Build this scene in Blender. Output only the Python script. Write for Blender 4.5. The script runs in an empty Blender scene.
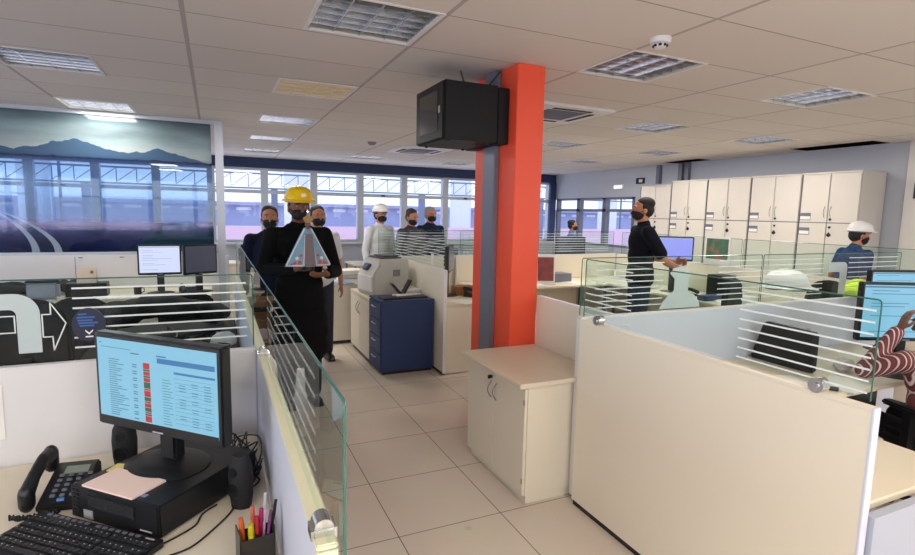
import bpy, bmesh, math, random
from mathutils import Vector, Matrix, Euler
random.seed(7)
C = bpy.context.scene.collection
PI = math.pi
def lin(c):
    c = c / 255.0
    return c / 12.92 if c <= .04045 else ((c + .055) / 1.055) ** 2.4
def rgb(*c):
    return (lin(c[0]), lin(c[1]), lin(c[2]), 1.0)

# ------------------------------------------------------------------ materials
def mat(name, col, rough=.5, metal=0., spec=.5, noise=0., nscale=8., bump=0., bscale=60., emit=None, estr=0., coat=0.):
    m = bpy.data.materials.new(name); m.use_nodes = True
    nt = m.node_tree; b = nt.nodes['Principled BSDF']
    b.inputs['Base Color'].default_value = col
    b.inputs['Roughness'].default_value = rough
    b.inputs['Metallic'].default_value = metal
    b.inputs['Specular IOR Level'].default_value = spec
    b.inputs['Coat Weight'].default_value = coat
    if emit:
        b.inputs['Emission Color'].default_value = emit
        b.inputs['Emission Strength'].default_value = estr
    tc = nt.nodes.new('ShaderNodeTexCoord')
    n = nt.nodes.new('ShaderNodeTexNoise'); n.inputs['Scale'].default_value = nscale; n.inputs['Detail'].default_value = 4
    nt.links.new(tc.outputs['Object'], n.inputs['Vector'])
    mx = nt.nodes.new('ShaderNodeMix'); mx.data_type = 'RGBA'
    mx.inputs[6].default_value = col
    k = 1 - (noise if noise else .05)
    mx.inputs[7].default_value = (col[0] * k, col[1] * k, col[2] * k, 1)
    nt.links.new(n.outputs['Fac'], mx.inputs[0]); nt.links.new(mx.outputs[2], b.inputs['Base Color'])
    if bump:
        n2 = nt.nodes.new('ShaderNodeTexNoise'); n2.inputs['Scale'].default_value = bscale
        nt.links.new(tc.outputs['Object'], n2.inputs['Vector'])
        bp = nt.nodes.new('ShaderNodeBump'); bp.inputs['Strength'].default_value = bump; bp.inputs['Distance'].default_value = .01
        nt.links.new(n2.outputs['Fac'], bp.inputs['Height']); nt.links.new(bp.outputs['Normal'], b.inputs['Normal'])
    return m

def emis(name, col, s=1.):
    m = bpy.data.materials.new(name); m.use_nodes = True
    nt = m.node_tree; b = nt.nodes['Principled BSDF']
    b.inputs['Base Color'].default_value = (.01, .01, .01, 1); b.inputs['Roughness'].default_value = .25
    b.inputs['Emission Color'].default_value = col; b.inputs['Emission Strength'].default_value = s
    return m

def glass(name, tint, gloss=1.0, ior=1.5, rough=.0):
    m = bpy.data.materials.new(name); m.use_nodes = True
    nt = m.node_tree; nt.nodes.remove(nt.nodes['Principled BSDF'])
    out = nt.nodes['Material Output']
    fr = nt.nodes.new('ShaderNodeFresnel'); fr.inputs['IOR'].default_value = ior
    ge = nt.nodes.new('ShaderNodeNewGeometry')
    # same reflectance from both faces of the sheet
    t = nt.nodes.new('ShaderNodeBsdfTransparent'); t.inputs['Color'].default_value = tint
    g = nt.nodes.new('ShaderNodeBsdfGlossy'); g.inputs['Roughness'].default_value = rough
    g.inputs['Color'].default_value = (1, 1, 1, 1)
    mth = nt.nodes.new('ShaderNodeMath'); mth.operation = 'MULTIPLY'; mth.inputs[1].default_value = gloss
    bf = nt.nodes.new('ShaderNodeMath'); bf.operation = 'SUBTRACT'; bf.inputs[0].default_value = 1.0
    nt.links.new(ge.outputs['Backfacing'], bf.inputs[1])
    m2 = nt.nodes.new('ShaderNodeMath'); m2.operation = 'MULTIPLY'
    nt.links.new(fr.outputs['Fac'], mth.inputs[0]); nt.links.new(mth.outputs[0], m2.inputs[0]); nt.links.new(bf.outputs[0], m2.inputs[1])
    mx = nt.nodes.new('ShaderNodeMixShader')
    nt.links.new(m2.outputs[0], mx.inputs[0]); nt.links.new(t.outputs[0], mx.inputs[1]); nt.links.new(g.outputs[0], mx.inputs[2])
    nt.links.new(mx.outputs[0], out.inputs['Surface'])
    return m

def frosted(name, col, alpha):
    m = bpy.data.materials.new(name); m.use_nodes = True
    nt = m.node_tree; b = nt.nodes['Principled BSDF']
    b.inputs['Base Color'].default_value = col; b.inputs['Roughness'].default_value = .6
    b.inputs['Alpha'].default_value = alpha
    return m

M = {}
M['white'] = mat('white_laminate', rgb(230, 222, 204), .38, noise=.03, nscale=3)
M['panel'] = mat('panel_laminate', rgb(234, 225, 207), .42, noise=.03, nscale=2)
M['neutral'] = mat('neutral_laminate', rgb(222, 220, 220), .42, noise=.03, nscale=2)
M['coolpanel'] = mat('cool_white_laminate', rgb(208, 212, 226), .45, noise=.04, nscale=3)
M['cream'] = mat('cream_plastic', rgb(232, 226, 196), .45)
M['desk'] = mat('desk_laminate', rgb(226, 216, 194), .35, noise=.04, nscale=5)
M['cupb'] = mat('cupboard_laminate', rgb(216, 211, 203), .45, noise=.03)
M['steelblue'] = mat('blue_steel', rgb(32, 58, 104), .45, noise=.08)
M['beamblue'] = mat('blue_paint', rgb(30, 52, 96), .5)
M['navyframe'] = mat('navy_frame_paint', rgb(34, 56, 100), .45)
M['orange'] = mat('orange_paint', rgb(238, 84, 52), .45, noise=.04, nscale=3)
M['greymetal'] = mat('grey_metal', rgb(120, 124, 138), .4, metal=.3)
M['alum'] = mat('aluminium', rgb(190, 196, 206), .4, metal=.35)
M['chrome'] = mat('chrome', rgb(220, 220, 222), .18, metal=1.)
M['black'] = mat('black_plastic', rgb(22, 22, 25), .38, noise=.1)
M['blackm'] = mat('black_matte', rgb(18, 18, 20), .7, noise=.1, bump=.3, bscale=200)
M['rackm'] = mat('black_powder_coat', rgb(15, 15, 18), .5, spec=.25)
M['darkgl'] = mat('smoked_glass', rgb(44, 46, 54), .12, spec=.6)
M['chairf'] = mat('black_chair_fabric', rgb(26, 28, 31), .8, noise=.15, bump=.4, bscale=300)
M['wall'] = mat('wall_paint', rgb(190, 196, 208), .7, noise=.03, bump=.05)
M['pier'] = mat('pier_paint', rgb(228, 226, 222), .7)
M['voiddark'] = mat('void_dark', rgb(18, 16, 15), .9)  # near-black colour stands in for the darkness inside the ceiling voids
M['lightgrey'] = mat('printer_plastic', rgb(196, 194, 186), .45)
M['paper'] = mat('paper', rgb(238, 236, 230), .8, noise=.03)
M['paperblue'] = mat('blue_print_paper', rgb(150, 170, 205), .8, noise=.3, nscale=40)
M['pinkpaper'] = mat('pink_paper', rgb(250, 220, 208), .8)
M['yellowpaper'] = mat('yellow_paper', rgb(238, 220, 130), .8)
M['brown'] = mat('brown_board', rgb(158, 104, 62), .6, noise=.25, nscale=20)
M['frost'] = frosted('frosted_film', rgb(200, 215, 216), .80)
M['stripe'] = frosted('frosted_stripe_film', rgb(235, 242, 240), .85)
M['faint'] = frosted('faint_stripe_film', rgb(225, 235, 230), .13)
M['glass'] = glass('divider_glass', (.90, .955, .94, 1), .5)
M['gedge'] = mat('glass_green_edge', rgb(48, 104, 92), .15, spec=.8)
M['wglass'] = glass('window_glass', (.93, .95, 1.0, 1), .8)
M['neon'] = mat('neon_yellow_fabric', rgb(205, 245, 30), .7, emit=rgb(205, 245, 30), estr=.0)
M['hatwhite'] = mat('white_helmet_shell', rgb(240, 240, 240), .3)
M['hatyellow'] = mat('yellow_helmet_shell', rgb(246, 204, 12), .3)
M['bottle'] = glass('clear_plastic', (.85, .9, .95, 1), 1.5)
M['red'] = mat('red_print', rgb(200, 40, 40), .5)
M['teal'] = mat('teal_plastic', rgb(40, 150, 180), .4)
M['mirror'] = mat('louvre_aluminium', rgb(215, 218, 222), .22, metal=.9)
M['smirror'] = mat('louvre_tray', rgb(205, 206, 198), .35, metal=.4)
M['tube'] = mat('dead_fluorescent_tube', rgb(235, 238, 240), .3)
M['tubelit'] = emis('lit_fluorescent_tube', (1, .95, .86, 1), 9.)
M['tubedim'] = emis('warm_fluorescent_tube', (1, .97, .92, 1), 2.6)
M['beigecover'] = mat('yellowed_light_cover', rgb(196, 176, 132), .3, emit=rgb(190, 160, 100), estr=.12)
M['whitepl'] = mat('white_plastic', rgb(228, 228, 228), .4)
M['keyc'] = mat('black_keys', rgb(38, 38, 41), .5)
M['keyl'] = mat('key_legends', rgb(170, 172, 176), .5)
M['lcd'] = mat('grey_lcd', rgb(130, 140, 128), .25)

# ceiling: mineral tiles with a visible bar grid
X0, PX, Y0, PY = -.12, 1.255, 3.29, .603
def m_ceiling():
    m = bpy.data.materials.new('ceiling_tiles'); m.use_nodes = True
    nt = m.node_tree; b = nt.nodes['Principled BSDF']; b.inputs['Roughness'].default_value = .85
    tc = nt.nodes.new('ShaderNodeTexCoord'); sp = nt.nodes.new('ShaderNodeSeparateXYZ')
    nt.links.new(tc.outputs['Object'], sp.inputs[0])
    def line(out, o, p, w):
        a = nt.nodes.new('ShaderNodeMath'); a.operation = 'ADD'; a.inputs[1].default_value = -o + w / 2 + 100 * p
        d = nt.nodes.new('ShaderNodeMath'); d.operation = 'DIVIDE'; d.inputs[1].default_value = p
        f = nt.nodes.new('ShaderNodeMath'); f.operation = 'FRACT'
        l = nt.nodes.new('ShaderNodeMath'); l.operation = 'LESS_THAN'; l.inputs[1].default_value = w / p
        nt.links.new(out, a.inputs[0]); nt.links.new(a.outputs[0], d.inputs[0]); nt.links.new(d.outputs[0], f.inputs[0]); nt.links.new(f.outputs[0], l.inputs[0])
        fl = nt.nodes.new('ShaderNodeMath'); fl.operation = 'FLOOR'; nt.links.new(d.outputs[0], fl.inputs[0])
        return l.outputs[0], fl.outputs[0]
    lx, ix = line(sp.outputs['X'], X0, PX, .026)
    ly, iy = line(sp.outputs['Y'], Y0, PY, .010)
    cb = nt.nodes.new('ShaderNodeCombineXYZ'); nt.links.new(ix, cb.inputs[0]); nt.links.new(iy, cb.inputs[1])
    wn = nt.nodes.new('ShaderNodeTexWhiteNoise'); nt.links.new(cb.outputs[0], wn.inputs['Vector'])
    r = nt.nodes.new('ShaderNodeMix'); r.data_type = 'RGBA'; r.inputs[6].default_value = rgb(212, 206, 202); r.inputs[7].default_value = rgb(218, 212, 208)
    nt.links.new(wn.outputs['Value'], r.inputs[0])
    a1 = nt.nodes.new('ShaderNodeMix'); a1.data_type = 'RGBA'; a1.inputs[7].default_value = rgb(158, 148, 144)
    nt.links.new(r.outputs[2], a1.inputs[6]); nt.links.new(ly, a1.inputs[0])
    a2 = nt.nodes.new('ShaderNodeMix'); a2.data_type = 'RGBA'; a2.inputs[7].default_value = rgb(176, 168, 168)
    nt.links.new(a1.outputs[2], a2.inputs[6]); nt.links.new(lx, a2.inputs[0])
    nt.links.new(a2.outputs[2], b.inputs['Base Color'])
    n = nt.nodes.new('ShaderNodeTexNoise'); n.inputs['Scale'].default_value = 120; nt.links.new(tc.outputs['Object'], n.inputs['Vector'])
    bp = nt.nodes.new('ShaderNodeBump'); bp.inputs['Strength'].default_value = .1; bp.inputs['Distance'].default_value = .004
    nt.links.new(n.outputs['Fac'], bp.inputs['Height']); nt.links.new(bp.outputs['Normal'], b.inputs['Normal'])
    return m
M['ceil'] = m_ceiling()

def m_floor():
    m = bpy.data.materials.new('floor_tiles'); m.use_nodes = True
    nt = m.node_tree; b = nt.nodes['Principled BSDF']
    tc = nt.nodes.new('ShaderNodeTexCoord'); mp = nt.nodes.new('ShaderNodeMapping')
    mp.inputs['Location'].default_value = (-.825, -2.47, 0)
    br = nt.nodes.new('ShaderNodeTexBrick'); br.offset = 0; br.inputs['Scale'].default_value = 1
    br.inputs['Brick Width'].default_value = .601; br.inputs['Row Height'].default_value = .592
    br.inputs['Mortar Size'].default_value = .0028; br.inputs['Mortar Smooth'].default_value = .1
    br.inputs['Color1'].default_value = rgb(222, 210, 195); br.inputs['Color2'].default_value = rgb(228, 216, 201)
    br.inputs['Mortar'].default_value = rgb(112, 96, 80)
    nt.links.new(tc.outputs['Object'], mp.inputs[0]); nt.links.new(mp.outputs[0], br.inputs['Vector'])
    n = nt.nodes.new('ShaderNodeTexNoise'); n.inputs['Scale'].default_value = 3.5; n.inputs['Detail'].default_value = 6
    nt.links.new(tc.outputs['Object'], n.inputs['Vector'])
    mx = nt.nodes.new('ShaderNodeMix'); mx.data_type = 'RGBA'; mx.blend_type = 'MULTIPLY'; mx.inputs[0].default_value = .12
    nt.links.new(br.outputs['Color'], mx.inputs[6]); nt.links.new(n.outputs['Color'], mx.inputs[7])
    n3 = nt.nodes.new('ShaderNodeTexNoise'); n3.inputs['Scale'].default_value = 14; n3.inputs['Detail'].default_value = 3
    mp3 = nt.nodes.new('ShaderNodeMapping'); mp3.inputs['Scale'].default_value = (1, .15, 1); mp3.inputs['Rotation'].default_value = (0, 0, .6)
    nt.links.new(tc.outputs['Object'], mp3.inputs[0]); nt.links.new(mp3.outputs[0], n3.inputs['Vector'])
    r3 = nt.nodes.new('ShaderNodeMapRange'); r3.inputs[1].default_value = .70; r3.inputs[2].default_value = .78; r3.inputs[3].default_value = 0; r3.inputs[4].default_value = .35
    nt.links.new(n3.outputs['Fac'], r3.inputs[0])
    mx3 = nt.nodes.new('ShaderNodeMix'); mx3.data_type = 'RGBA'; mx3.inputs[7].default_value = rgb(160, 146, 128)
    nt.links.new(mx.outputs[2], mx3.inputs[6]); nt.links.new(r3.outputs[0], mx3.inputs[0])
    nt.links.new(mx3.outputs[2], b.inputs['Base Color'])
    mr = nt.nodes.new('ShaderNodeMapRange'); mr.inputs[3].default_value = .22; mr.inputs[4].default_value = .40
    nt.links.new(n.outputs['Fac'], mr.inputs[0]); nt.links.new(mr.outputs[0], b.inputs['Roughness'])
    b.inputs['Specular IOR Level'].default_value = .5
    return m
M['floor'] = m_floor()

# printed translucent film on the glass wall: sky, mountains, lake and road (object coordinates, metres)
def m_mural():
    m = bpy.data.materials.new('printed_landscape_film'); m.use_nodes = True
    nt = m.node_tree; nt.nodes.remove(nt.nodes['Principled BSDF']); out = nt.nodes['Material Output']
    N = nt.nodes.new; L = nt.links.new
    tc = N('ShaderNodeTexCoord'); sp = N('ShaderNodeSeparateXYZ'); L(tc.outputs['Object'], sp.inputs[0])
    def math_(op, a, b_=None):
        n = N('ShaderNodeMath'); n.operation = op
        for i, v in enumerate((a, b_)):
            if v is None: continue
            if isinstance(v, (int, float)): n.inputs[i].default_value = v
            else: L(v, n.inputs[i])
        return n.outputs[0]
    X, Z = sp.outputs['X'], sp.outputs['Z']
    # ridge height: a few hills plus roughness
    def hill(cx, w, h):
        d = math_('ABSOLUTE', math_('SUBTRACT', X, cx)); t = math_('SUBTRACT', 1.0, math_('DIVIDE', d, w))
        return math_('MULTIPLY', math_('SMOOTH_MAX', t, 0.0), h)
    n = N('ShaderNodeTexNoise'); n.noise_dimensions = '1D'; n.inputs['Scale'].default_value = 6; n.inputs['Detail'].default_value = 5
    L(X, n.inputs['W'])
    ridge = math_('ADD', math_('ADD', hill(-1.36, .55, .19), hill(-.55, .45, .12)), math_('ADD', hill(-2.2, .5, .1), math_('MULTIPLY', n.outputs['Fac'], .10)))
    ridge = math_('ADD', ridge, 2.16)
    far = math_('GREATER_THAN', ridge, Z)
    near = math_('GREATER_THAN', math_('ADD', 2.17, math_('MULTIPLY', n.outputs['Fac'], .06)), Z)
    # sky ramp by height
    rz = N('ShaderNodeMapRange'); rz.inputs[1].default_value = 1.15; rz.inputs[2].default_value = 2.70; L(Z, rz.inputs[0])
    cr = N('ShaderNodeValToRGB'); L(rz.outputs[0], cr.inputs[0]); e = cr.color_ramp.elements
    e[0].position = 0.; e[0].color = rgb(26, 42, 84)
    e[1].position = 1.; e[1].color = rgb(84, 112, 126)
    for p, c in ((.16, rgb(52, 52, 110)), (.21, rgb(176, 140, 176)), (.27, rgb(96, 128, 168)), (.42, rgb(92, 132, 184)), (.62, rgb(40, 82, 150)), (.70, rgb(205, 222, 220)), (.80, rgb(180, 202, 206))):
        q = cr.color_ramp.elements.new(p); q.color = c
    cl = N('ShaderNodeTexNoise'); cl.inputs['Scale'].default_value = 2.2; cl.inputs['Detail'].default_value = 5
    mp = N('ShaderNodeMapping'); mp.inputs['Scale'].default_value = (.6, 1, 2.6); L(tc.outputs['Object'], mp.inputs[0]); L(mp.outputs[0], cl.inputs['Vector'])
    mc = N('ShaderNodeMix'); mc.data_type = 'RGBA'; mc.blend_type = 'OVERLAY'; mc.inputs[0].default_value = .75
    L(cr.outputs[0], mc.inputs[6]); L(cl.outputs['Fac'], mc.inputs[7])
    c1 = N('ShaderNodeMix'); c1.data_type = 'RGBA'; c1.inputs[7].default_value = rgb(86, 122, 158); L(mc.outputs[2], c1.inputs[6])
    L(math_('MULTIPLY', far, math_('GREATER_THAN', Z, 2.15)), c1.inputs[0])
    c2 = N('ShaderNodeMix'); c2.data_type = 'RGBA'; c2.inputs[7].default_value = rgb(26, 62, 120); L(c1.outputs[2], c2.inputs[6])
    L(math_('MULTIPLY', near, math_('GREATER_THAN', Z, 2.10)), c2.inputs[0])
    # pale curved road in the lower left, dark field at the right
    def road(cx, k, w):
        zc = math_('SUBTRACT', Z, 1.15)
        xr = math_('SUBTRACT', cx, math_('MULTIPLY', math_('MULTIPLY', zc, zc), k))
        d = math_('ABSOLUTE', math_('SUBTRACT', X, xr))
        return math_('MULTIPLY', math_('LESS_THAN', d, math_('SUBTRACT', w, math_('MULTIPLY', zc, w * 1.2))), math_('LESS_THAN', Z, 1.72))
    rd = math_('MAXIMUM', road(-1.76, 1.6, .035), road(-1.56, 2.4, .035))
    c3 = N('ShaderNodeMix'); c3.data_type = 'RGBA'; c3.inputs[7].default_value = rgb(205, 222, 238); L(c2.outputs[2], c3.inputs[6])
    L(math_('MULTIPLY', rd, .8), c3.inputs[0])
    fld = N('ShaderNodeTexNoise'); fld.inputs['Scale'].default_value = 3; L(tc.outputs['Object'], fld.inputs['Vector'])
    fx = N('ShaderNodeMapRange'); fx.interpolation_type = 'SMOOTHSTEP'; fx.inputs[1].default_value = -1.1; fx.inputs[2].default_value = -.45; L(X, fx.inputs[0])
    fz = math_('LESS_THAN', Z, math_('ADD', 1.12, math_('MULTIPLY', math_('MULTIPLY', fld.outputs['Fac'], .60), fx.outputs[0])))
    c4 = N('ShaderNodeMix'); c4.data_type = 'RGBA'; c4.inputs[7].default_value = rgb(38, 74, 84); L(c3.outputs[2], c4.inputs[6]); L(math_('MULTIPLY', fz, .8), c4.inputs[0])
    # opacity of the print: nearly solid in the sky and at the foot, thin in between
    ra = N('ShaderNodeValToRGB'); L(rz.outputs[0], ra.inputs[0]); a = ra.color_ramp.elements
    a[0].position = 0; a[0].color = (.93, .93, .93, 1); a[1].position = 1; a[1].color = (.9, .9, .9, 1)
    for p, v in ((.12, .82), (.24, .36), (.55, .18), (.63, .26), (.70, .76)):
        q = ra.color_ramp.elements.new(p); q.color = (v, v, v, 1)
    dif = N('ShaderNodeBsdfDiffuse'); L(c4.outputs[2], dif.inputs['Color'])
    trl = N('ShaderNodeBsdfTranslucent'); L(c4.outputs[2], trl.inputs['Color'])
    md = N('ShaderNodeMixShader'); md.inputs[0].default_value = .45; L(dif.outputs[0], md.inputs[1]); L(trl.outputs[0], md.inputs[2])
    tr = N('ShaderNodeBsdfTransparent'); tr.inputs['Color'].default_value = (.74, .87, 1.0, 1)
    ms = N('ShaderNodeMixShader'); L(ra.outputs[0], ms.inputs[0]); L(tr.outputs[0], ms.inputs[1]); L(md.outputs[0], ms.inputs[2])
    fr = N('ShaderNodeFresnel'); fr.inputs['IOR'].default_value = 1.5
    gl = N('ShaderNodeBsdfGlossy'); gl.inputs['Roughness'].default_value = .01
    mg = N('ShaderNodeMixShader'); L(fr.outputs[0], mg.inputs[0]); L(ms.outputs[0], mg.inputs[1]); L(gl.outputs[0], mg.inputs[2])
    L(mg.outputs[0], out.inputs['Surface'])
    return m
M['mural'] = m_mural()

# ------------------------------------------------------------------ geometry helpers
class G:
    def __init__(s): s.bm = bmesh.new(); s.mi = 0
    def _tag(s, fs):
        for f in fs: f.material_index = s.mi
    def box(s, x0, y0, z0, x1, y1, z1, bev=0., rot=None, piv=None):
        r = bmesh.ops.create_cube(s.bm, size=1.)
        v = r['verts']
        M_ = Matrix.Translation(((x0 + x1) / 2, (y0 + y1) / 2, (z0 + z1) / 2)) @ Matrix.Diagonal((abs(x1 - x0), abs(y1 - y0), abs(z1 - z0), 1))
        bmesh.ops.transform(s.bm, matrix=M_, verts=v)
        fs = {f for q in v for f in q.link_faces}
        if bev > 0:
            bev = min(bev, .45 * min(abs(x1 - x0), abs(y1 - y0), abs(z1 - z0)))
            es = list({e for q in v for e in q.link_edges})
            rr = bmesh.ops.bevel(s.bm, geom=es, offset=bev, segments=2, affect='EDGES')
            v = list({q for q in rr['verts']} | {q for q in v if q.is_valid}); fs = {f for q in v for f in q.link_faces}
        s._tag(fs)
        if rot is not None:
            p = Vector(piv if piv else ((x0 + x1) / 2, (y0 + y1) / 2, (z0 + z1) / 2))
            bmesh.ops.transform(s.bm, matrix=Matrix.Translation(p) @ Euler(rot).to_matrix().to_4x4() @ Matrix.Translation(-p), verts=v)
        return v
    def cyl(s, p0, p1, r0, r1=None, n=16):
        p0, p1 = Vector(p0), Vector(p1); d = p1 - p0; r1 = r0 if r1 is None else r1
        r = bmesh.ops.create_cone(s.bm, cap_ends=True, segments=n, radius1=r0, radius2=r1, depth=d.length)
        bmesh.ops.transform(s.bm, matrix=Matrix.Translation((p0 + p1) / 2) @ d.to_track_quat('Z', 'Y').to_matrix().to_4x4(), verts=r['verts'])
        s._tag({f for q in r['verts'] for f in q.link_faces}); return r['verts']
    def sph(s, c, r, n=16, rot=None):
        r = (r, r, r) if isinstance(r, (int, float)) else r
        q = bmesh.ops.create_uvsphere(s.bm, u_segments=n, v_segments=max(6, n // 2), radius=1.)
        R_ = Euler(rot).to_matrix().to_4x4() if rot else Matrix.Identity(4)
        bmesh.ops.transform(s.bm, matrix=Matrix.Translation(c) @ R_ @ Matrix.Diagonal((*r, 1)), verts=q['verts'])
        s._tag({f for v in q['verts'] for f in v.link_faces}); return q['verts']
    def cap(s, p0, p1, r0, r1=None, n=14):
        r1 = r0 if r1 is None else r1
        return list(s.cyl(p0, p1, r0, r1, n)) + list(s.sph(p0, r0, n)) + list(s.sph(p1, r1, n))
    def chain(s, pts, rs, n=12):
        v = []
        for i in range(len(pts) - 1): v += s.cap(pts[i], pts[i + 1], rs[i], rs[i + 1], n)
        return v
    def tube(s, pts, r, n=8):
        for i in range(len(pts) - 1):
            s.cyl(pts[i], pts[i + 1], r, r, n)
            if i: s.sph(pts[i], r, 8)
    def prism(s, pts, axis, a, b):
        def P(u, v, w): return (w, u, v) if axis == 'x' else (u, w, v) if axis == 'y' else (u, v, w)
        A = [s.bm.verts.new(P(u, v, a)) for u, v in pts]; B = [s.bm.verts.new(P(u, v, b)) for u, v in pts]
        fs = [s.bm.faces.new(A), s.bm.faces.new(list(reversed(B)))]
        n = len(pts)
        for i in range(n): fs.append(s.bm.faces.new((A[(i + 1) % n], A[i], B[i], B[(i + 1) % n])))
        bmesh.ops.recalc_face_normals(s.bm, faces=fs)
        s._tag(fs); return A + B
    def lathe(s, prof, c=(0, 0, 0), n=24, sx=1., sy=1.):
        rings = []
        for r, z in prof:
            rings.append([s.bm.verts.new((c[0] + sx * r * math.cos(2 * PI * k / n), c[1] + sy * r * math.sin(2 * PI * k / n), c[2] + z)) for k in range(n)])
        fs = []
        for a, b in zip(rings, rings[1:]):
            for k in range(n): fs.append(s.bm.faces.new((a[k], a[(k + 1) % n], b[(k + 1) % n], b[k])))
        if prof[0][0] > 1e-6: fs.append(s.bm.faces.new(list(reversed(rings[0]))))
        if prof[-1][0] > 1e-6: fs.append(s.bm.faces.new(rings[-1]))
        s._tag(fs); return [v for r in rings for v in r]
    def xf(s, m, verts=None):
        bmesh.ops.transform(s.bm, matrix=m, verts=verts if verts else s.bm.verts[:])
    def obj(s, name, ms, parent=None, smooth=False, **kw):
        me = bpy.data.meshes.new(name)
        bmesh.ops.remove_doubles(s.bm, verts=s.bm.verts[:], dist=1e-6)
        s.bm.to_mesh(me); s.bm.free()
        ms = ms if isinstance(ms, (list, tuple)) else [ms]
        for m in ms: me.materials.append(m)
        if smooth:
            me.polygons.foreach_set('use_smooth', [True] * len(me.polygons))
            try: me.set_sharp_from_angle(angle=math.radians(40))
            except Exception: pass
        o = bpy.data.objects.new(name, me); C.objects.link(o)
        if parent: o.parent = parent
        for k, v in kw.items(): o[k] = v
        return o

def thing(name, label, cat, loc=(0, 0, 0), rz=0., group=None):
    o = bpy.data.objects.new(name, None); C.objects.link(o); o.empty_display_size = .1
    o.location = loc; o.rotation_euler = (0, 0, rz); o['label'] = label; o['category'] = cat
    if group: o['group'] = group
    return o
def tag(o, label, cat, group=None):
    o['label'] = label; o['category'] = cat
    if group: o['group'] = group
    return o
def struct(o, **k):
    o['kind'] = 'structure'; return o
def dup(root, loc, rz, label, group=None):
    r = root.copy(); C.objects.link(r); r.location = loc; r.rotation_euler = (0, 0, rz); r['label'] = label
    if group: r['group'] = group
    for ch in list(root.children):
        c = ch.copy(); C.objects.link(c); c.parent = r
        for g in list(ch.children):
            d = g.copy(); C.objects.link(d); d.parent = c
    return r
def bx(name, m, a, b, parent=None, bev=0., **kw):
    g = G(); g.box(*a, *b, bev=bev); return g.obj(name, m, parent, **kw)

# ------------------------------------------------------------------ room shell
CH = 2.70
XL, XR, YB, YF = -4.2, 8.05, -4.5, 11.7
struct(bx('floor', M['floor'], (XL - .2, YB - .2, -.12), (XR + .6, YF + .2, 0)))

LIGHTS = [(.81, 2.97, 'a'), (.81, 4.82, 'beige'), (.81, 6.62, 'b'), (.81, 8.42, 'b'), (.81, 10.2, 'a'), (-1.06, 4.85, 'a'), (-1.06, 6.72, 'lit'),
          (2.70, 2.97, 'a'), (4.62, 2.97, 'b'), (4.62, 4.80, 'b'), (4.62, 6.62, 'b'), (6.50, 4.82, 'b'), (6.50, 6.60, 'b'), (6.50, 8.46, 'b'),
          (2.70, 10.2, 'a'), (4.62, 10.35, 'a'), (-1.06, 2.97, 'a')]
HX, HY = .305, .285
holes = [(x - HX, x + HX, y - HY, y + HY) for x, y, k in LIGHTS]
AC = [(3.14, 4.62), (3.10, 8.46)]
AH = .40
holes += [(x - AH, x + AH, y - AH, y + AH) for x, y in AC]
voids = [(7.60, 8.0, 4.12, 5.20), (7.66, 7.98, 6.85, 7.65)]
holes += voids
xs = sorted({XL - .1, XR + .5} | {h[0] for h in holes} | {h[1] for h in holes}); ys = sorted({YB - .1, YF + .1} | {h[2] for h in holes} | {h[3] for h in holes})
g = G(); vv = {}
def V(x, y):
    k = (round(x, 4), round(y, 4))
    if k not in vv: vv[k] = g.bm.verts.new((x, y, CH))
    return vv[k]
for i in range(len(xs) - 1):
    for j in range(len(ys) - 1):
        cx, cy = (xs[i] + xs[i + 1]) / 2, (ys[j] + ys[j + 1]) / 2
        if any(h[0] < cx < h[1] and h[2] < cy < h[3] for h in holes): continue
        g.bm.faces.new((V(xs[i], ys[j]), V(xs[i], ys[j + 1]), V(xs[i + 1], ys[j + 1]), V(xs[i + 1], ys[j])))
struct(g.obj('ceiling', M['ceil']))
struct(bx('roof_slab', M['voiddark'], (XL - .2, YB - .2, 3.05), (XR + .6, YF + .2, 3.15)))
for k, (a, b) in enumerate((((XL - .2, YB - .2, CH), (XL - .11, YF + .2, 3.05)), ((XR + .51, YB - .2, CH), (XR + .6, YF + .2, 3.05)), ((XL - .1, YB - .2, CH), (XR + .5, YB - .11, 3.05)), ((XL - .1, YF + .11, CH), (XR + .5, YF + .2, 3.05)))):
    struct(bx('wall_above_ceiling', M['voiddark'], a, b))  # unseen walls added to keep sky light out of the voids

# far wall, windows
ZS, ZT, ZW = 1.0, 2.02, 2.50
struct(bx('wall_far', M['wall'], (XL - .2, YF, 0), (XR + .2, YF + .2, ZS)))
struct(bx('trim_1', M['beamblue'], (XL, YF - .06, ZW), (XR - .002, YF + .2, CH - .002)))
mull = [-3.93, -2.93, -1.95, -.985, -.04, .955, 1.945, 2.945, 3.96, 4.98, 6.0, 7.0, 7.93]
for i in range(len(mull) - 1):
    a, b = mull[i], mull[i + 1]
    g = G()
    w = .07
    g.box(a, YF - .02, ZS, a + w, YF + .12, ZW); g.box(b - w, YF - .02, ZS, b, YF + .12, ZW)
    g.box(a + w, YF, ZS, b - w, YF + .1, ZS + .05); g.box(a + w, YF, ZW - .05, b - w, YF + .1, ZW)
    g.box(a + w, YF - .02, ZT - .03, b - w, YF + .1, ZT + .04)
    fr = struct(g.obj('window_%d' % (i + 1), M['alum']))
    bx('pane', M['wglass'], (a + w, YF + .045, ZS + .05), (b - w, YF + .05, ZT - .03), fr)
    bx('pane', M['wglass'], (a + w, YF + .045, ZT + .04), (b - w, YF + .05, ZW - .05), fr)
    if i % 2:
        g = G(); g.box((a + b) / 2 - .04, YF - .045, ZT - .01, (a + b) / 2 + .04, YF - .02, ZT + .02); g.obj('latch', M['black'], fr)
struct(bx('window_sill', M['whitepl'], (XL, YF - .16, ZS - .04), (XR - .01, YF - .021, ZS)))

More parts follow.
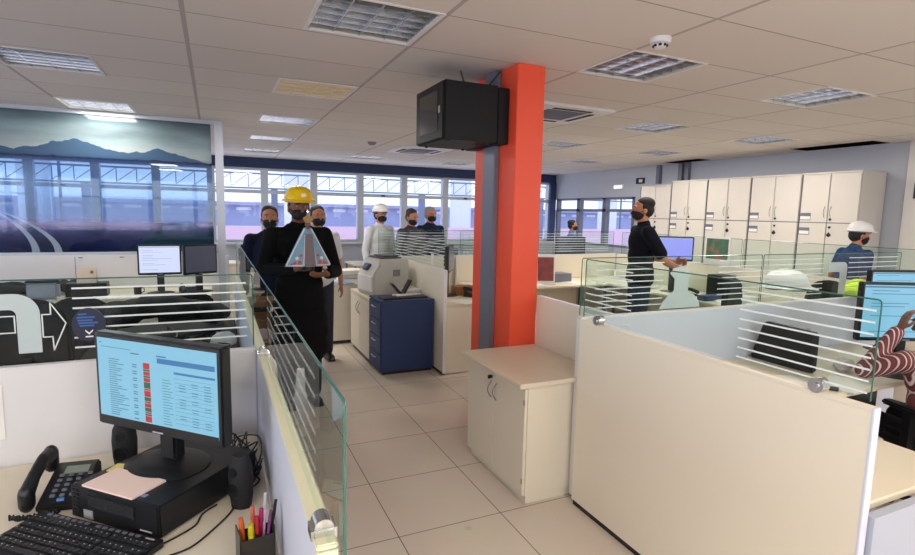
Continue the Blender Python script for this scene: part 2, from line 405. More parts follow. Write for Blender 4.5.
# right wall: gap for the far windows
struct(bx('wall_right', M['wall'], (XR, 3.9, 0), (XR + .2, 8.75, CH - .001)))
struct(bx('wall_right_low', M['wall'], (XR, 8.75, 0), (XR + .2, YF, ZS)))
struct(bx('wall_right_top', M['wall'], (XR, 8.75, 2.10), (XR + .2, YF, CH - .001)))
struct(bx('wall_pier', M['pier'], (XR - .05, YB, 0), (XR + .35, 3.9, CH - .001)))
rm = [8.80, 9.75, 10.7, 11.62]
for i in range(3):
    a, b = rm[i], rm[i + 1]; g = G()
    g.box(XR + .02, a, ZS, XR + .14, a + .06, 2.10); g.box(XR + .02, b - .06, ZS, XR + .14, b, 2.10)
    g.box(XR + .02, a, ZS, XR + .14, b, ZS + .05); g.box(XR + .02, a, 2.05, XR + .14, b, 2.10); g.box(XR + .02, a, 1.78, XR + .14, b, 1.84)
    fr = struct(g.obj('window_%d' % (21 + i), M['greymetal']))
    bx('pane', M['wglass'], (XR + .07, a + .06, ZS + .05), (XR + .075, b - .06, 2.05), fr)
struct(bx('trim_2', M['navyframe'], (7.86, YF - .1, ZS), (8.04, YF - .021, ZW)))
# unseen left and back walls, with windows added to let daylight in
struct(bx('wall_left', M['wall'], (XL - .2, YB, 0), (XL, YF, .95)))
struct(bx('wall_left_top', M['wall'], (XL - .2, YB, 2.45), (XL, YF, CH - .001)))
struct(bx('wall_back', M['wall'], (XL - .2, YB - .2, 0), (XR + .3, YB, .9)))
struct(bx('wall_back_top', M['beamblue'], (XL - .2, YB - .2, 2.5), (XR + .3, YB, CH - .001)))
for side in ('back', 'left'):
    n = 10
    for i in range(n):
        g = G()
        if side == 'back':
            a = XL + (XR - XL) * i / n; b = XL + (XR - XL) * (i + 1) / n
            for q in (a, b - .06): g.box(q, YB - .12, .9, q + .06, YB - .02, 2.5)
            for z in (.9, 1.9, 2.45): g.box(a, YB - .12, z, b, YB - .02, z + .05)
            fr = struct(g.obj('window_%d' % (31 + i), M['alum']))
            bx('pane', M['wglass'], (a + .06, YB - .075, .95), (b - .06, YB - .07, 2.45), fr)
        else:
            a = YB + (YF - YB) * i / n; b = YB + (YF - YB) * (i + 1) / n
            for q in (a, b - .06): g.box(XL - .12, q, .95, XL - .02, q + .06, 2.45)
            for z in (.95, 1.9, 2.4): g.box(XL - .12, a, z, XL - .02, b, z + .05)
            fr = struct(g.obj('window_%d' % (51 + i), M['alum']))
            bx('pane', M['wglass'], (XL - .075, a + .06, 1.0), (XL - .07, b - .06, 2.4), fr)

# printed glass wall with its lower panel and end post
YM = 7.07
low = struct(bx('wall_left_far', M['neutral'], (XL, YM, 0), (.03, YM + .09, 1.13)))
bx('seam', M['greymetal'], (-1.415, YM - .002, .5), (-1.409, YM + .001, 1.11), low)
for x in (-1.36, -.97, -2.1): bx('clip', M['greymetal'], (x - .02, YM - .008, 1.095), (x + .02, YM, 1.105), low)
mu = thing('printed_glass_wall', 'large glass wall printed with a blue mountain and road landscape', 'mural', (0, 0, 0))
for k, (a, b) in enumerate(((XL + .02, -.01),)):
    g = G(); g.box(a, YM + .03, 1.16, b, YM + .036, 2.655); g.obj('glass_sheet', M['mural'], mu)
g = G(); g.box(XL, YM, 1.13, .03, YM + .08, 1.16); g.box(XL, YM, 2.655, .03, YM + .08, CH - .002); g.obj('rail', M['alum'], mu)
struct(bx('trim_3', M['alum'], (.03, YM - .02, 0), (.12, YM + .11, CH - .002)))

# orange pillar with conduit
pil = struct(bx('pillar', M['orange'], (1.90, 3.25, 0), (2.12, 3.87, CH - .002), bev=.004))
bx('conduit', M['greymetal'], (1.86, 3.475, 0), (1.899, 3.66, CH - .003), pil, bev=.004)

# ------------------------------------------------------------------ ceiling fittings
def light_fixture(kind, label, loc):
    t = thing('ceiling_light', label, 'ceiling light', loc, 0, 'square louvred lights in the ceiling')
    g = G(); X_, Y_ = HX, HY
    for (a, b) in (((-X_ - .012, -Y_ - .012), (X_ + .012, -Y_ + .008)), ((-X_ - .012, Y_ - .008), (X_ + .012, Y_ + .012)), ((-X_ - .012, -Y_ + .008), (-X_ + .008, Y_ - .008)), ((X_ - .008, -Y_ + .008), (X_ + .012, Y_ - .008))):
        g.box(a[0], a[1], -.004, b[0], b[1], .012)
    g.obj('frame', M['whitepl'], t)
    g = G()   # open tray above the ceiling plane
    z1 = .10
    g.box(-X_, -Y_, z1, X_, Y_, z1 + .004)
    for s in (-1, 1):
        g.box(s * X_ - .002, -Y_, .012, s * X_ + .002, Y_, z1); g.box(-X_, s * Y_ - .002, .012, X_, s * Y_ + .002, z1)
    g.obj('reflector_tray', M['smirror'], t)
    if kind == 'beige':
        g = G(); g.box(-X_ + .01, -Y_ + .01, 0, X_ - .01, Y_ - .01, .008)
        for k in range(1, 4):
            g.box(-X_ + .01, -Y_ + k * Y_ / 2 - .004, -.006, X_ - .01, -Y_ + k * Y_ / 2 + .004, 0)
            g.box(-X_ + k * X_ / 2 - .004, -Y_ + .01, -.006, -X_ + k * X_ / 2 + .004, Y_ - .01, 0)
        g.obj('cover', M['beigecover'], t)
        return t
    g = G(); n = 4
    for k in range(1, n):
        x = -X_ + 2 * X_ * k / n
        g.prism([(x - .010, .052), (x + .010, .052), (x + .003, .004), (x - .003, .004)], 'y', -Y_ + .009, Y_ - .009)
    for k in range(1, n + 2):
        y = -Y_ + 2 * Y_ * k / (n + 2)
        g.prism([(y - .007, .050), (y + .007, .050), (y + .002, .006), (y - .002, .006)], 'x', -X_ + .009, X_ - .009)
    g.obj('louvre', M['mirror'], t, )
    for k in range(n):
        x = -X_ + 2 * X_ * (k + .5) / n
        g = G(); g.cyl((x, -Y_ + .02, .076), (x, Y_ - .02, .076), .013, n=10)
        lit = kind == 'lit' or (kind == 'b' and k in (0, 2)) or (kind == 'a' and False)
        g.obj('tube', M['tubelit'] if kind == 'lit' else M['tubedim'] if lit else M['tube'], t, True)
    return t
LN = {(.81, 2.97): 'large louvred ceiling light left of the black wall cabinet, closest to the camera', (.81, 4.82): 'yellowed ceiling light cover without louvres',
      (.81, 6.62): 'louvred ceiling light just beyond the yellowed cover', (.81, 8.42): 'louvred ceiling light, second beyond the yellowed cover',
      (.81, 10.2): 'louvred ceiling light beside the far blue beam, at the end of its row', (-1.06, 4.85): 'unlit louvred ceiling light near the left edge, a row before the glass wall',
      (-1.06, 6.72): 'lit ceiling light right above the printed glass wall', (2.70, 2.97): 'square louvred ceiling light beside the smoke detector, right of the orange pillar',
      (4.62, 2.97): 'bright louvred ceiling light nearest the camera on the right side', (4.62, 4.80): 'louvred ceiling light between the pillar and the tall cupboards, two tiles past the detector',
      (4.62, 6.62): 'small looking louvred ceiling light right beside the upper orange pillar edge', (6.50, 4.82): 'louvred ceiling light above the tall cupboards by the missing tile',
      (6.50, 6.60): 'louvred ceiling light in front of the exit sign wall', (6.50, 8.46): 'farthest small louvred light near the grey right wall',
      (2.70, 10.2): 'unlit ceiling light next to the round ceiling sensor and far beam', (4.62, 10.35): 'faint unlit ceiling light by the far beam left of the pillar', (-1.06, 2.97): 'unlit louvred ceiling light over the front left desk'}
protos = {}
for x, y, k in LIGHTS:
    if k in protos: dup(protos[k], (x, y, CH), 0, LN[(x, y)])
    else: protos[k] = light_fixture(k, LN[(x, y)], (x, y, CH))
def cassette(x, y, label):
    t = thing('ac_cassette', label, 'air conditioner', (x, y, CH), 0, 'ceiling air conditioner cassettes')
    g = G(); w = AH + .02
    for a in (((-w, -w), (w, -.24)), ((-w, .24), (w, w)), ((-w, -.24), (-.24, .24)), ((.24, -.24), (w, .24))): g.box(a[0][0], a[0][1], -.025, a[1][0], a[1][1], -.001)
    g.obj('fascia', M['whitepl'], t)
    g = G()
    for k in range(15): g.box(-.235, -.235 + k * .0325, -.02, .235, -.222 + k * .0325, -.008)
    g.box(-.24, -.24, -.0079, .24, .24, -.003); g.obj('intake_grille', M['greymetal'], t)
    g = G()
    for s in (-1, 1):
        g.box(-.22, s * .30 - .025, -.029, .22, s * .30 + .025, -.0255); g.box(s * .30 - .025, -.22, -.029, s * .30 + .025, .22, -.0255)
    g.obj('air_slot', M['blackm'], t)
cassette(*AC[0], 'ceiling air conditioner cassette just behind the orange pillar'); cassette(*AC[1], 'ceiling air conditioner cassette left of the black wall cabinet, near the windows')
t = thing('smoke_detector', 'white round smoke detector beside the square louvred ceiling light', 'smoke detector', (2.36, 2.44, CH))
g = G(); g.lathe([(.0, -.055), (.03, -.055), (.036, -.035), (.036, -.034)], n=20); g.lathe([(.036, -.033), (.055, -.03), (.06, -.001), (0, -.001)], n=24); g.obj('housing', M['whitepl'], t, True)
g = G()
for k in range(8):
    a = k * PI / 4; g.box(.034 * math.cos(a) - .006, .034 * math.sin(a) - .006, -.05, .034 * math.cos(a) + .006, .034 * math.sin(a) + .006, -.038)
g.obj('vent', M['blackm'], t)
g = G(); g.lathe([(0, -.05), (.04, -.045), (.065, -.02), (.07, -.001), (0, -.001)], (2.17, 7.92, CH), 20); tag(g.obj('ceiling_sensor', M['greymetal'], None, True), 'small grey round sensor on the ceiling in front of the cassette', 'sensor')

# network cabinet on the pillar
t = thing('network_cabinet', 'black wall-mounted network cabinet fixed to the orange pillar near the ceiling', 'cabinet', (1.41, 3.35, 2.17))
g = G(); g.box(0, 0, 0, .40, .52, .385, bev=.006); g.obj('body', M['rackm'], t)
g = G(); g.box(.40, -.004, -.005, .485, .524, .375, bev=.004); g.obj('wall_frame', M['rackm'], t)
g = G(); g.box(-.014, .01, .008, -.001, .51, .377, bev=.003); dr = g.obj('door', M['rackm'], t)
g = G(); g.box(-.018, .09, .06, -.0145, .43, .33); g.obj('window', M['darkgl'], dr)
g = G(); g.box(-.024, .035, .17, -.0145, .06, .22, bev=.002); g.obj('lock', M['chrome'], dr)
g = G()
for x, y in ((.05, .05), (.05, .46), (.35, .05), (.35, .46)): g.cyl((x, y, -.012), (x, y, 0), .012)
g.obj('foot', M['black'], t)
g = G(); g.box(1.60, 3.48, 2.556, 1.80, 3.64, 2.585, bev=.004); r = g.obj('wireless_router', M['whitepl'])
tag(r, 'small white router with black antennas on top of the black wall cabinet', 'router')
for p, q in (((1.62, 3.5, 2.575), (1.585, 3.5, 2.66)), ((1.80, 3.5, 2.575), (1.875, 3.45, 2.68))):
    g = G(); g.cyl(p, q, .006); g.obj('antenna', M['black'], r)

# ------------------------------------------------------------------ dividers
def clamp(parent, x, y, z, ax):
    g = G()
    if ax == 'y': g.cyl((x - .02, y, z), (x + .02, y, z), .026, n=20); g.cyl((x - .026, y, z), (x - .02, y, z), .012)
    else: g.cyl((x, y - .02, z), (x, y + .02, z), .026, n=20)
    g.obj('clamp', M['chrome'], parent, True)
def divider(label, a, b, ax, c, *, th=.035, h=1.10, glassr=None, stripes=(), gz=(1.115, 1.40), pm='panel', cap='whitepl', clamps=(), off=0., group='white cubicle dividers', sheets=None, sdz=.037, nst=8, smat='stripe', endm=None):
    """ax = direction the divider runs along; c = position of its face on the other axis"""
    t = thing('cubicle_divider', label, 'divider', (0, 0, 0), 0, group)
    def B(g, u0, w0, z0, u1, w1, z1, bev=0):
        return g.box(w0, u0, z0, w1, u1, z1, bev) if ax == 'y' else g.box(u0, w0, z0, u1, w1, z1, bev)
    g = G(); B(g, a, c, .03, b, c + th, h - .012, .002); g.obj('panel', M[pm], t)
    g = G(); B(g, a, c - .001, h - .012, b, c + th + .001, h, .003); 
    if not endm: B(g, a - .003, c - .001, .02, a + .006, c + th + .001, h - .012)
    g.obj('edge_trim', M[cap], t)
    if endm: g = G(); B(g, a - .004, c - .001, .02, a + .006, c + th + .001, h, .002); g.obj('end_strip', M[endm], t)
    g = G(); B(g, a + .01, c + .006, 0, b - .01, c + th - .006, .03); g.obj('foot_rail', M['black'], t)
    if glassr:
        cc = c + th / 2 + off
        for (u0, u1) in (sheets or [glassr]):
            z0, z1 = gz; r = .012
            pts = [(u0 + r - r * math.sin(q), z1 - r + r * math.cos(q)) for q in (0, PI / 8, PI / 4, 3 * PI / 8, PI / 2)]
            pts = list(reversed(pts))
            pts2 = [(u1 - r + r * math.sin(q), z1 - r + r * math.cos(q)) for q in (0, PI / 8, PI / 4, 3 * PI / 8, PI / 2)]
            poly = [(u0, z0)] + pts + pts2 + [(u1, z0)]
            g = G(); g.prism(poly, 'x' if ax == 'y' else 'y', cc - .003, cc + .003)
            gl = g.obj('glass', M['glass'], t)
            # bright green cut edge
            g = G()
            P_ = [((cc, u, z) if ax == 'y' else (u, cc, z)) for u, z in poly]
            g.tube(P_, .0026, 6); g.obj('cut_edge', M['gedge'], gl)
            st = [q for q in stripes if q[0] < u1 and q[1] > u0]
            if st:
                for q in st:
                    g = G()
                    e0, e1 = max(q[0], u0 + .004), min(q[1], u1 - .004)
                    for k in range(nst):
                        z = z1 - .035 - k * sdz
                        if z < z0 + .01: break
                        B(g, e0, cc - .0041, z - .0032, e1, cc - .0031, z + .0032)
                    g.obj('frosted_stripes', M[smat], gl)
    for q in clamps: clamp(t, c + th / 2 if ax == 'y' else q, q if ax == 'y' else c + th / 2, h + .02, ax)
    return t

# left side divider along the aisle (camera sees its inner face)
SP = divider('pale divider with cream top edge and tall glass, right of the front monitor', .88, 5.02, 'y', .145, gz=(1.101, 1.40), glassr=(.76, 5.10), stripes=[(1.0, 2.0)], pm='coolpanel', cap='cream', off=.0045, smat='faint')
for y in (.93, 2.22):
    g = G(); g.box(.140, y - .025, 1.085, .186, y + .025, 1.116, bev=.006); g.cyl((.163, y - .02, 1.112), (.163, y + .02, 1.112), .017, n=18); g.obj('glass_bracket', M['chrome'], SP, True)
# cross divider behind the front monitor, with frosted arch and arrow
LP = divider('white divider behind the front desk with frosted arch and arrow on its glass', -3.6, .14, 'x', 2.33, gz=(1.11, 1.41), glassr=(-3.6, .135), stripes=[(-.485, .11)], off=0, pm='neutral', cap='neutral')
yy = 2.3435
def ribbon(g, pts, w, y, closed=False, th=.0012):
    n = len(pts)
    for i in range(n if closed else n - 1):
        (x0, z0), (x1, z1) = pts[i], pts[(i + 1) % n]; L_ = math.hypot(x1 - x0, z1 - z0); ux, uz = (x1 - x0) / L_, (z1 - z0) / L_
        px, pz = -uz * w / 2, ux * w / 2; ex, ez = ux * w / 2, uz * w / 2
        g.prism([(x0 - ex + px, z0 - ez + pz), (x1 + ex + px, z1 + ez + pz), (x1 + ex - px, z1 + ez - pz), (x0 - ex - px, z0 - ez - pz)], 'y', y - th, y)
def arch(x0, x1, xi, z0, z1, zi, r, y, ns=8):
    """thick band: leg down at the right, top bar running to the left"""
    o = [(x1 - r + r * math.sin(k * PI / 2 / ns), z1 - r + r * math.cos(k * PI / 2 / ns)) for k in range(ns + 1)]
    ri = .02
    i_ = [(xi - ri + ri * math.sin(k * PI / 2 / 4), zi - ri + ri * math.cos(k * PI / 2 / 4)) for k in range(5)]
    return [(x0, z1)] + o + [(x1, z0), (xi, z0)] + list(reversed(i_)) + [(x0, zi)]
g = G(); g.prism(arch(-1.0, -.583, -.652, 1.145, 1.362, 1.305, .075, yy), 'y', yy - .0015, yy); g.obj('frosted_arch', M['frost'], LP)
g = G()
ribbon(g, [(-1.0, 1.282), (-.658, 1.282), (-.658, 1.222), (-1.0, 1.222)], .004, yy)
ribbon(g, [(-.578, 1.20), (-.578, 1.283), (-.552, 1.283), (-.552, 1.325), (-.508, 1.248), (-.548, 1.15), (-.550, 1.20)], .004, yy, True)
g.obj('frosted_arrow', M['stripe'], LP)
t = thing('round_badge', 'dark blue round sticker with pale text stuck on the glass behind the monitor', 'sticker', (-.435, 2.327, 1.240), 0)
g = G(); g.cyl((0, -.001, 0), (0, .004, 0), .085, n=40); g.xf(Matrix.Diagonal((.62, 1, .74, 1))); g.obj('disc', mat('badge_navy', rgb(10, 22, 52), .35), t)
g = G()
for k, (a, b, z) in enumerate(((-.032, -.006, .040), (-.036, .020, .028), (-.034, .012, .017), (-.032, .028, .007), (-.028, .016, -.003))): g.box(a, -.0025, z - .003, b, -.0012, z + .003)
g.obj('text_lines', mat('badge_text', rgb(50, 96, 165), .5), t)
g = G(); g.prism([(-.012, -.018), (0, -.030), (.012, -.018), (.012, -.024), (0, -.037), (-.012, -.024)], 'y', -.0025, -.0012); g.box(-.012, -.0025, -.047, .012, -.0012, -.042); g.obj('emblem', M['paper'], t)

# right hand dividers
P1 = divider('big cream divider with striped glass filling the front right, nearest the camera', .92, 2.40, 'y', 1.86, gz=(1.115, 1.44), glassr=(.94, 2.39), stripes=[(.95, 1.42), (2.02, 2.38)], clamps=(1.10, 2.26), pm='panel', cap='panel', endm='coolpanel', sdz=.038)
P2 = divider('white divider behind the low two-door cabinet, running to the orange pillar', 2.49, 3.24, 'y', 2.115, pm='panel')
P3 = divider('divider with long striped glass and frosted figures crossing behind the big cream divider', 1.90, 5.2, 'x', 2.44, gz=(1.11, 1.44), glassr=(1.90, 5.1), sheets=[(1.90, 3.42), (3.435, 5.1)], stripes=[(2.0, 2.52), (3.0, 3.42), (3.435, 4.1), (4.4, 5.05)], pm='coolpanel')  # bluish laminate puts this divider's shade into its colour
g = G(); y = 2.4545
bell = [(2.50, 1.112), (2.53, 1.16), (2.585, 1.205), (2.615, 1.225), (2.615, 1.30), (2.575, 1.335), (2.60, 1.365), (2.66, 1.378), (2.72, 1.378), (2.74, 1.34), (2.735, 1.22), (2.79, 1.195), (2.835, 1.15), (2.85, 1.112)]
g.prism(bell, 'y', y - .0015, y); g.obj('frosted_figure', M['frost'], P3)
g = G(); g.prism(arch(4.16, 4.385, 4.30, 1.13, 1.375, 1.30, .05, y), 'y', y - .0015, y); g.obj('frosted_arch', M['frost'], P3)
P4 = divider('divider with glass strip behind the blue cabinet and printer', 4.95, 6.68, 'y', 2.11, gz=(1.11, 1.43), glassr=(4.96, 6.68), stripes=[(4.98, 6.65)], pm='panel', nst=8)
bx('glass_tab', M['whitepl'], (2.118, 5.28, 1.12), (2.124, 5.34, 1.24), P4)
P5 = divider('low divider with striped glass far behind the printer, below the three men', 1.92, 4.4, 'x', 6.70, gz=(1.11, 1.44), glassr=(1.93, 4.38), stripes=[(1.96, 4.35)], pm='panel')
P6 = divider('white divider at the end of the middle desks in front of the tall cupboards', 2.50, 6.58, 'y', 5.75, gz=(1.11, 1.44), glassr=(2.52, 6.5), sheets=[(2.52, 4.4), (4.42, 6.5)], stripes=[(5.3, 6.4)], pm='panel')
P7 = divider('white divider running across behind the person in the black polo shirt', 3.0, 5.74, 'x', 6.60, gz=(1.11, 1.44), glassr=(3.05, 5.7), stripes=[(3.1, 5.6)], pm='panel')

# ------------------------------------------------------------------ storage furniture
def handle_arc(parent, x, y, z, h=.11, out=.028, n=8, dx=-1):
    g = G(); pts = [(x + dx * out * math.sin(PI * k / n), y, z - h / 2 + h * k / n) for k in range(n + 1)]
    g.tube(pts, .0035, 8); return g.obj('handle', M['greymetal'], parent, True)
# low white two-door cabinet by the big divider
t = thing('low_cabinet', 'low cream two-door cabinet with a key in its lock beside the big divider', 'cabinet', (1.575, 2.487, 0))
g = G(); g.box(.018, 0, .05, .535, .755, .712, bev=.002); g.obj('body', M['white'], t)
g = G(); g.box(.03, .01, 0, .53, .735, .05); g.obj('plinth', M['white'], t)
g = G(); g.box(-.058, -.035, .712, .535, .757, .740, bev=.006); g.obj('top', M['desk'], t)
for k, y0 in enumerate((.004, .375)):
    g = G(); g.box(0, y0, .055, .017, y0 + .366, .695, bev=.002); d = g.obj('door', M['white'], t)
    hy = y0 + .335 if k == 0 else y0 + .03
    handle_arc(d, -.001, hy, .575)
    if k == 0:
        for z in (.13, .60):
            g = G(); g.box(-.004, y0 + .0, z, .002, y0 + .012, z + .03); g.obj('hinge', M['chrome'], d)
    else:
        g = G(); g.cyl((-.006, y0 + .03, .655), (0, y0 + .03, .655), .010); g.box(-.03, y0 + .026, .643, -.006, y0 + .034, .668, bev=.003); g.obj('lock', M['black'], d, True)
# blue drawer pedestal
t = thing('drawer_cabinet', 'dark blue four-drawer steel pedestal beside the printer cabinet', 'drawer cabinet', (1.505, 5.17, 0))
g = G(); g.box(.016, 0, .03, .585, .43, .755, bev=.004); g.obj('body', M['steelblue'], t)
g = G(); g.box(.03, .01, 0, .57, .42, .03); g.obj('plinth', M['black'], t)
g = G(); g.box(0, -.003, .755, .59, .435, .772, bev=.004); g.obj('top', M['steelblue'], t)
for k in range(4):
    z0 = .04 + k * .178
    g = G(); g.box(0, .005, z0, .015, .425, z0 + .17, bev=.003); d = g.obj('drawer', M['steelblue'], t)
    g = G(); g.tube([(0, .15, z0 + .12), (-.018, .155, z0 + .12), (-.018, .275, z0 + .12), (0, .28, z0 + .12)], .005); g.obj('handle', M['alum'], d, True)
# white printer cabinet
t = thing('printer_cabinet', 'cream low cabinet carrying the laser printer', 'cabinet', (1.505, 5.61, 0))
g = G(); g.box(.016, 0, .05, .60, .86, .70); g.obj('body', M['white'], t)
g = G(); g.box(.03, .01, 0, .57, .85, .05); g.obj('plinth', M['black'], t)
g = G(); g.box(0, -.004, .70, .605, .87, .728, bev=.005); g.obj('top', M['desk'], t)
for y0 in (.005, .435):
    g = G(); g.box(0, y0, .055, .015, y0 + .42, .695, bev=.002); d = g.obj('door', M['white'], t); handle_arc(d, -.001, y0 + (.38 if y0 < .1 else .04), .56, h=.14)
# farther white cabinet
t = thing('far_cabinet', 'cream cabinet with a heap of binders behind the person in the yellow helmet', 'cabinet', (1.30, 6.62, 0))
g = G(); g.box(0, .016, .04, .6, .5, .735, bev=.003); g.obj('body', M['white'], t)
g = G(); g.box(-.005, 0, .735, .605, .505, .76, bev=.004); g.obj('top', M['desk'], t)
g = G(); g.box(.01, .03, 0, .59, .49, .04); g.obj('plinth', M['black'], t)
for x0 in (.004, .302):
    g = G(); g.box(x0, 0, .045, x0 + .294, .015, .73, bev=.002); g.obj('door', M['white'], t)
t = thing('far_cabinet', 'low cream cabinet beyond the far end of the aisle divider', 'cabinet', (.16, 7.9, 0))
g = G(); g.box(0, .016, .04, .78, .5, .90, bev=.003); g.obj('body', M['white'], t)
g = G(); g.box(-.005, 0, .90, .785, .505, .925, bev=.004); g.obj('top', M['desk'], t)
g = G(); g.box(.01, .03, 0, .77, .49, .04); g.obj('plinth', M['black'], t)
for x0 in (.004, .392):
    g = G(); g.box(x0, 0, .045, x0 + .384, .015, .895, bev=.002); g.obj('door', M['white'], t)
g = G(); g.box(.30, 8.1, .926, .42, 8.25, 1.12, bev=.01); g.box(.33, 8.12, 1.12, .39, 8.22, 1.17, bev=.01); tag(g.obj('water_jug', M['blackm']), 'black jug on the low cream cabinet beyond the aisle', 'jug')

# tall double cupboards
YC = [4.13, 4.90, 5.68, 6.48, 7.255, 8.02]
LC = ['tall cream cupboard with a bare side panel at the right end of the row', 'second tall cupboard from the right end of the row, behind the white-helmeted person', 'middle tall cupboard of the row',
      'tall cupboard just right of the man in the black polo shirt', 'lower tall cupboard at the left end of the row, under the conduits']
first = None
def cupboard(loc, w, label, top):
    t = thing('tall_cupboard', label, 'cupboard', loc, 0, 'tall cupboards along the right wall')
    g = G(); g.box(.018, .004, .06, .53, w - .004, top, bev=.002); g.obj('body', M['cupb'], t)
    g = G(); g.box(.0, 0, top, .53, w, top + .022, bev=.002); g.obj('top', M['cupb'], t)
    g = G(); g.box(.03, .02, 0, .52, w - .02, .06); g.obj('plinth', M['black'], t)
    sp = 1.655
    g = G(); g.box(.0135, .006, sp - .007, .019, w - .006, sp + .007); g.box(.0, w - .001, .06, .019, w + .004, top); g.obj('shadow_gap', M['greymetal'], t)  # grey strips stand in for the shade in the door gaps
    for z0, z1, hz in ((.065, sp - .006, 1.56), (sp + .006, top - .005, 1.80)):
        for k in (0, 1):
            y0 = .012 + k * (w / 2 - .006); y1 = y0 + w / 2 - .018
            g = G(); g.box(0, y0, z0, .016, y1, z1, bev=.003); d = g.obj('door', M['cupb'], t)
            hy = (y1 - .035) if k == 0 else (y0 + .035)
            if z0 > 1: handle_arc(d, -.001, hy, hz, h=.15)
            if k == 0:
                g = G(); g.cyl((-.008, hy, sp + (.045 if z0 > 1 else -.06)), (0, hy, sp + (.045 if z0 > 1 else -.06)), .016); g.obj('lock', M['black'], d)
                if z0 < 1:
                    g = G(); g.prism([(hy - .03, sp - .165), (hy, sp - .125), (hy + .03, sp - .165), (hy, sp - .19)], 'x', -.012, 0); g.obj('key_tag', M['black'], d)
            if k == 1:   # label holder beside the hinge side
                zz = sp + .03 if z0 > 1 else sp - .17
                g = G(); g.box(-.004, y1 - .15, zz, 0, y1 - .005, zz + .10); g.obj('label_holder', M['greymetal'], d)
                g = G(); g.box(-.005, y1 - .145, zz + .01, -.0041, y1 - .01, zz + .055); g.obj('label_card', M['paper'], d)
    return t
cups = []
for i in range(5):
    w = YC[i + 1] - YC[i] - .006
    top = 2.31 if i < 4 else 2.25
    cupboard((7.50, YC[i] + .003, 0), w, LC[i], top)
tag(bx('exit_sign', M['black'], (8.035, 8.50, 2.36), (8.049, 8.75, 2.48), bev=.003), 'small dark sign on the grey wall above the man in the black polo shirt', 'sign')
bx('pictogram', M['paper'], (8.032, 8.56, 2.39), (8.034, 8.66, 2.45), bpy.data.objects['exit_sign'])
t = thing('emergency_light', 'small white emergency light on the grey wall above the far right windows', 'emergency light', (8.0005, 9.1, 2.27))
g = G(); g.box(0, 0, 0, .049, .30, .10, bev=.01); g.obj('housing', M['whitepl'], t)
g = G(); g.box(-.006, .02, .01, 0, .28, .08, bev=.003); g.obj('lamp_strip', emis('emergency_glow', (1, 1, 1, 1), 1.1), t)
for i, y in enumerate((7.35, 7.50, 8.05)):
    tag(bx('conduit_pipe', M['greymetal'], (7.98, y, 2.34), (8.0495, y + .09, 2.699)), ['grey conduit above the cupboards nearest the camera of the close pair', 'grey conduit above the cupboards, far one of the close pair', 'grey conduit standing alone beside the dark wall sign'][i], 'conduit', 'wall conduits above the cupboards')
tag(bx('wall_sign', M['black'], (XR - .064, 3.70, 1.98), (XR - .051, 3.80, 2.18)), 'small black sign on the pale pier at the right edge', 'sign')

# ------------------------------------------------------------------ desks
def desk(label, x0, y0, x1, y1, ped=None, front=None, group='office desks', z=.74, top='desk'):
    t = thing('office_desk', label, 'desk', (x0, y0, 0), 0, group); w, d = x1 - x0, y1 - y0
    g = G(); g.box(0, 0, z - .028, w, d, z, bev=.005); g.obj('desktop', M[top], t)
    for (lx, ly) in ((.02, .02), (w - .05, .02), (.02, d - .05), (w - .05, d - .05)):
        g = G(); g.box(lx, ly, 0, lx + .03, ly + .03, z - .028); g.obj('leg', M['greymetal'], t)
    if front == 'y0': g = G(); g.box(.05, .06, .05, w - .05, .08, z - .03); g.obj('modesty_panel', M['white'], t)
    if front == 'y1': g = G(); g.box(.05, d - .08, .25, w - .05, d - .06, z - .03); g.obj('modesty_panel', M['white'], t)
    if front == 'x1': g = G(); g.box(w - .08, .05, .25, w - .06, d - .05, z - .03); g.obj('modesty_panel', M['white'], t)
    return t
D1 = desk('cream desk in the front left corner carrying the black monitor', -2.2, 1.0, .135, 2.32)
M['blackdesk'] = M['blackm']
D2 = desk('black-topped desk along the aisle divider, strewn with cables', -.78, 2.42, .135, 4.9, top='blackm')
D3 = desk('cream desk below the printed glass wall', -3.9, 6.3, -.05, 7.05, front='y1')
D4 = desk('cream desk end visible at the lower right corner beside the big divider', 1.90, .96, 2.62, 1.69)
D4b = desk('cream desk with papers and a black bag behind the big divider', 1.90, 1.70, 4.6, 2.43)
t = thing('dark_filler', 'added dark block darkening the space under the desk near the seated person', 'pedestal', (2.72, 1.80, 0))  # dark block added to fill the black space under the desk
g = G(); g.box(0, .016, .03, .95, .55, .70, bev=.004); g.obj('body', M['blackm'], t)
for k in range(3): bx('drawer', M['black'], (.01, 0, .05 + k * .215), (.94, .015, .255 + k * .215), t, bev=.003)
D5 = desk('desk behind the orange pillar covered with leaflets', 2.16, 2.52, 2.9, 4.3)
D6 = desk('cream desk between the pillar and the far divider seen over the glass', 3.0, 5.85, 5.0, 6.58, front='y1')
D7 = desk('long desk against the divider in front of the tall cupboards', 5.01, 3.42, 5.74, 6.58, front='x1')
D8 = desk('cream desk just right of the divider behind the blue cabinet', 2.155, 4.96, 3.0, 5.70, front='y0')
D9 = desk('far cream desk under the middle windows', 2.2, 9.2, 4.6, 9.96, front='y1')
D10 = desk('desk beyond the tall divider near the far right windows', 4.9, 6.66, 6.6, 7.4, front='y1')
# grey side panel at lower right
tag(bx('desk_side_panel', mat('cool_grey_laminate', rgb(172, 178, 192), .5), (1.90, .90, .02), (2.60, .93, .735)), 'bluish white side panel under the desk end at the lower right corner', 'panel')

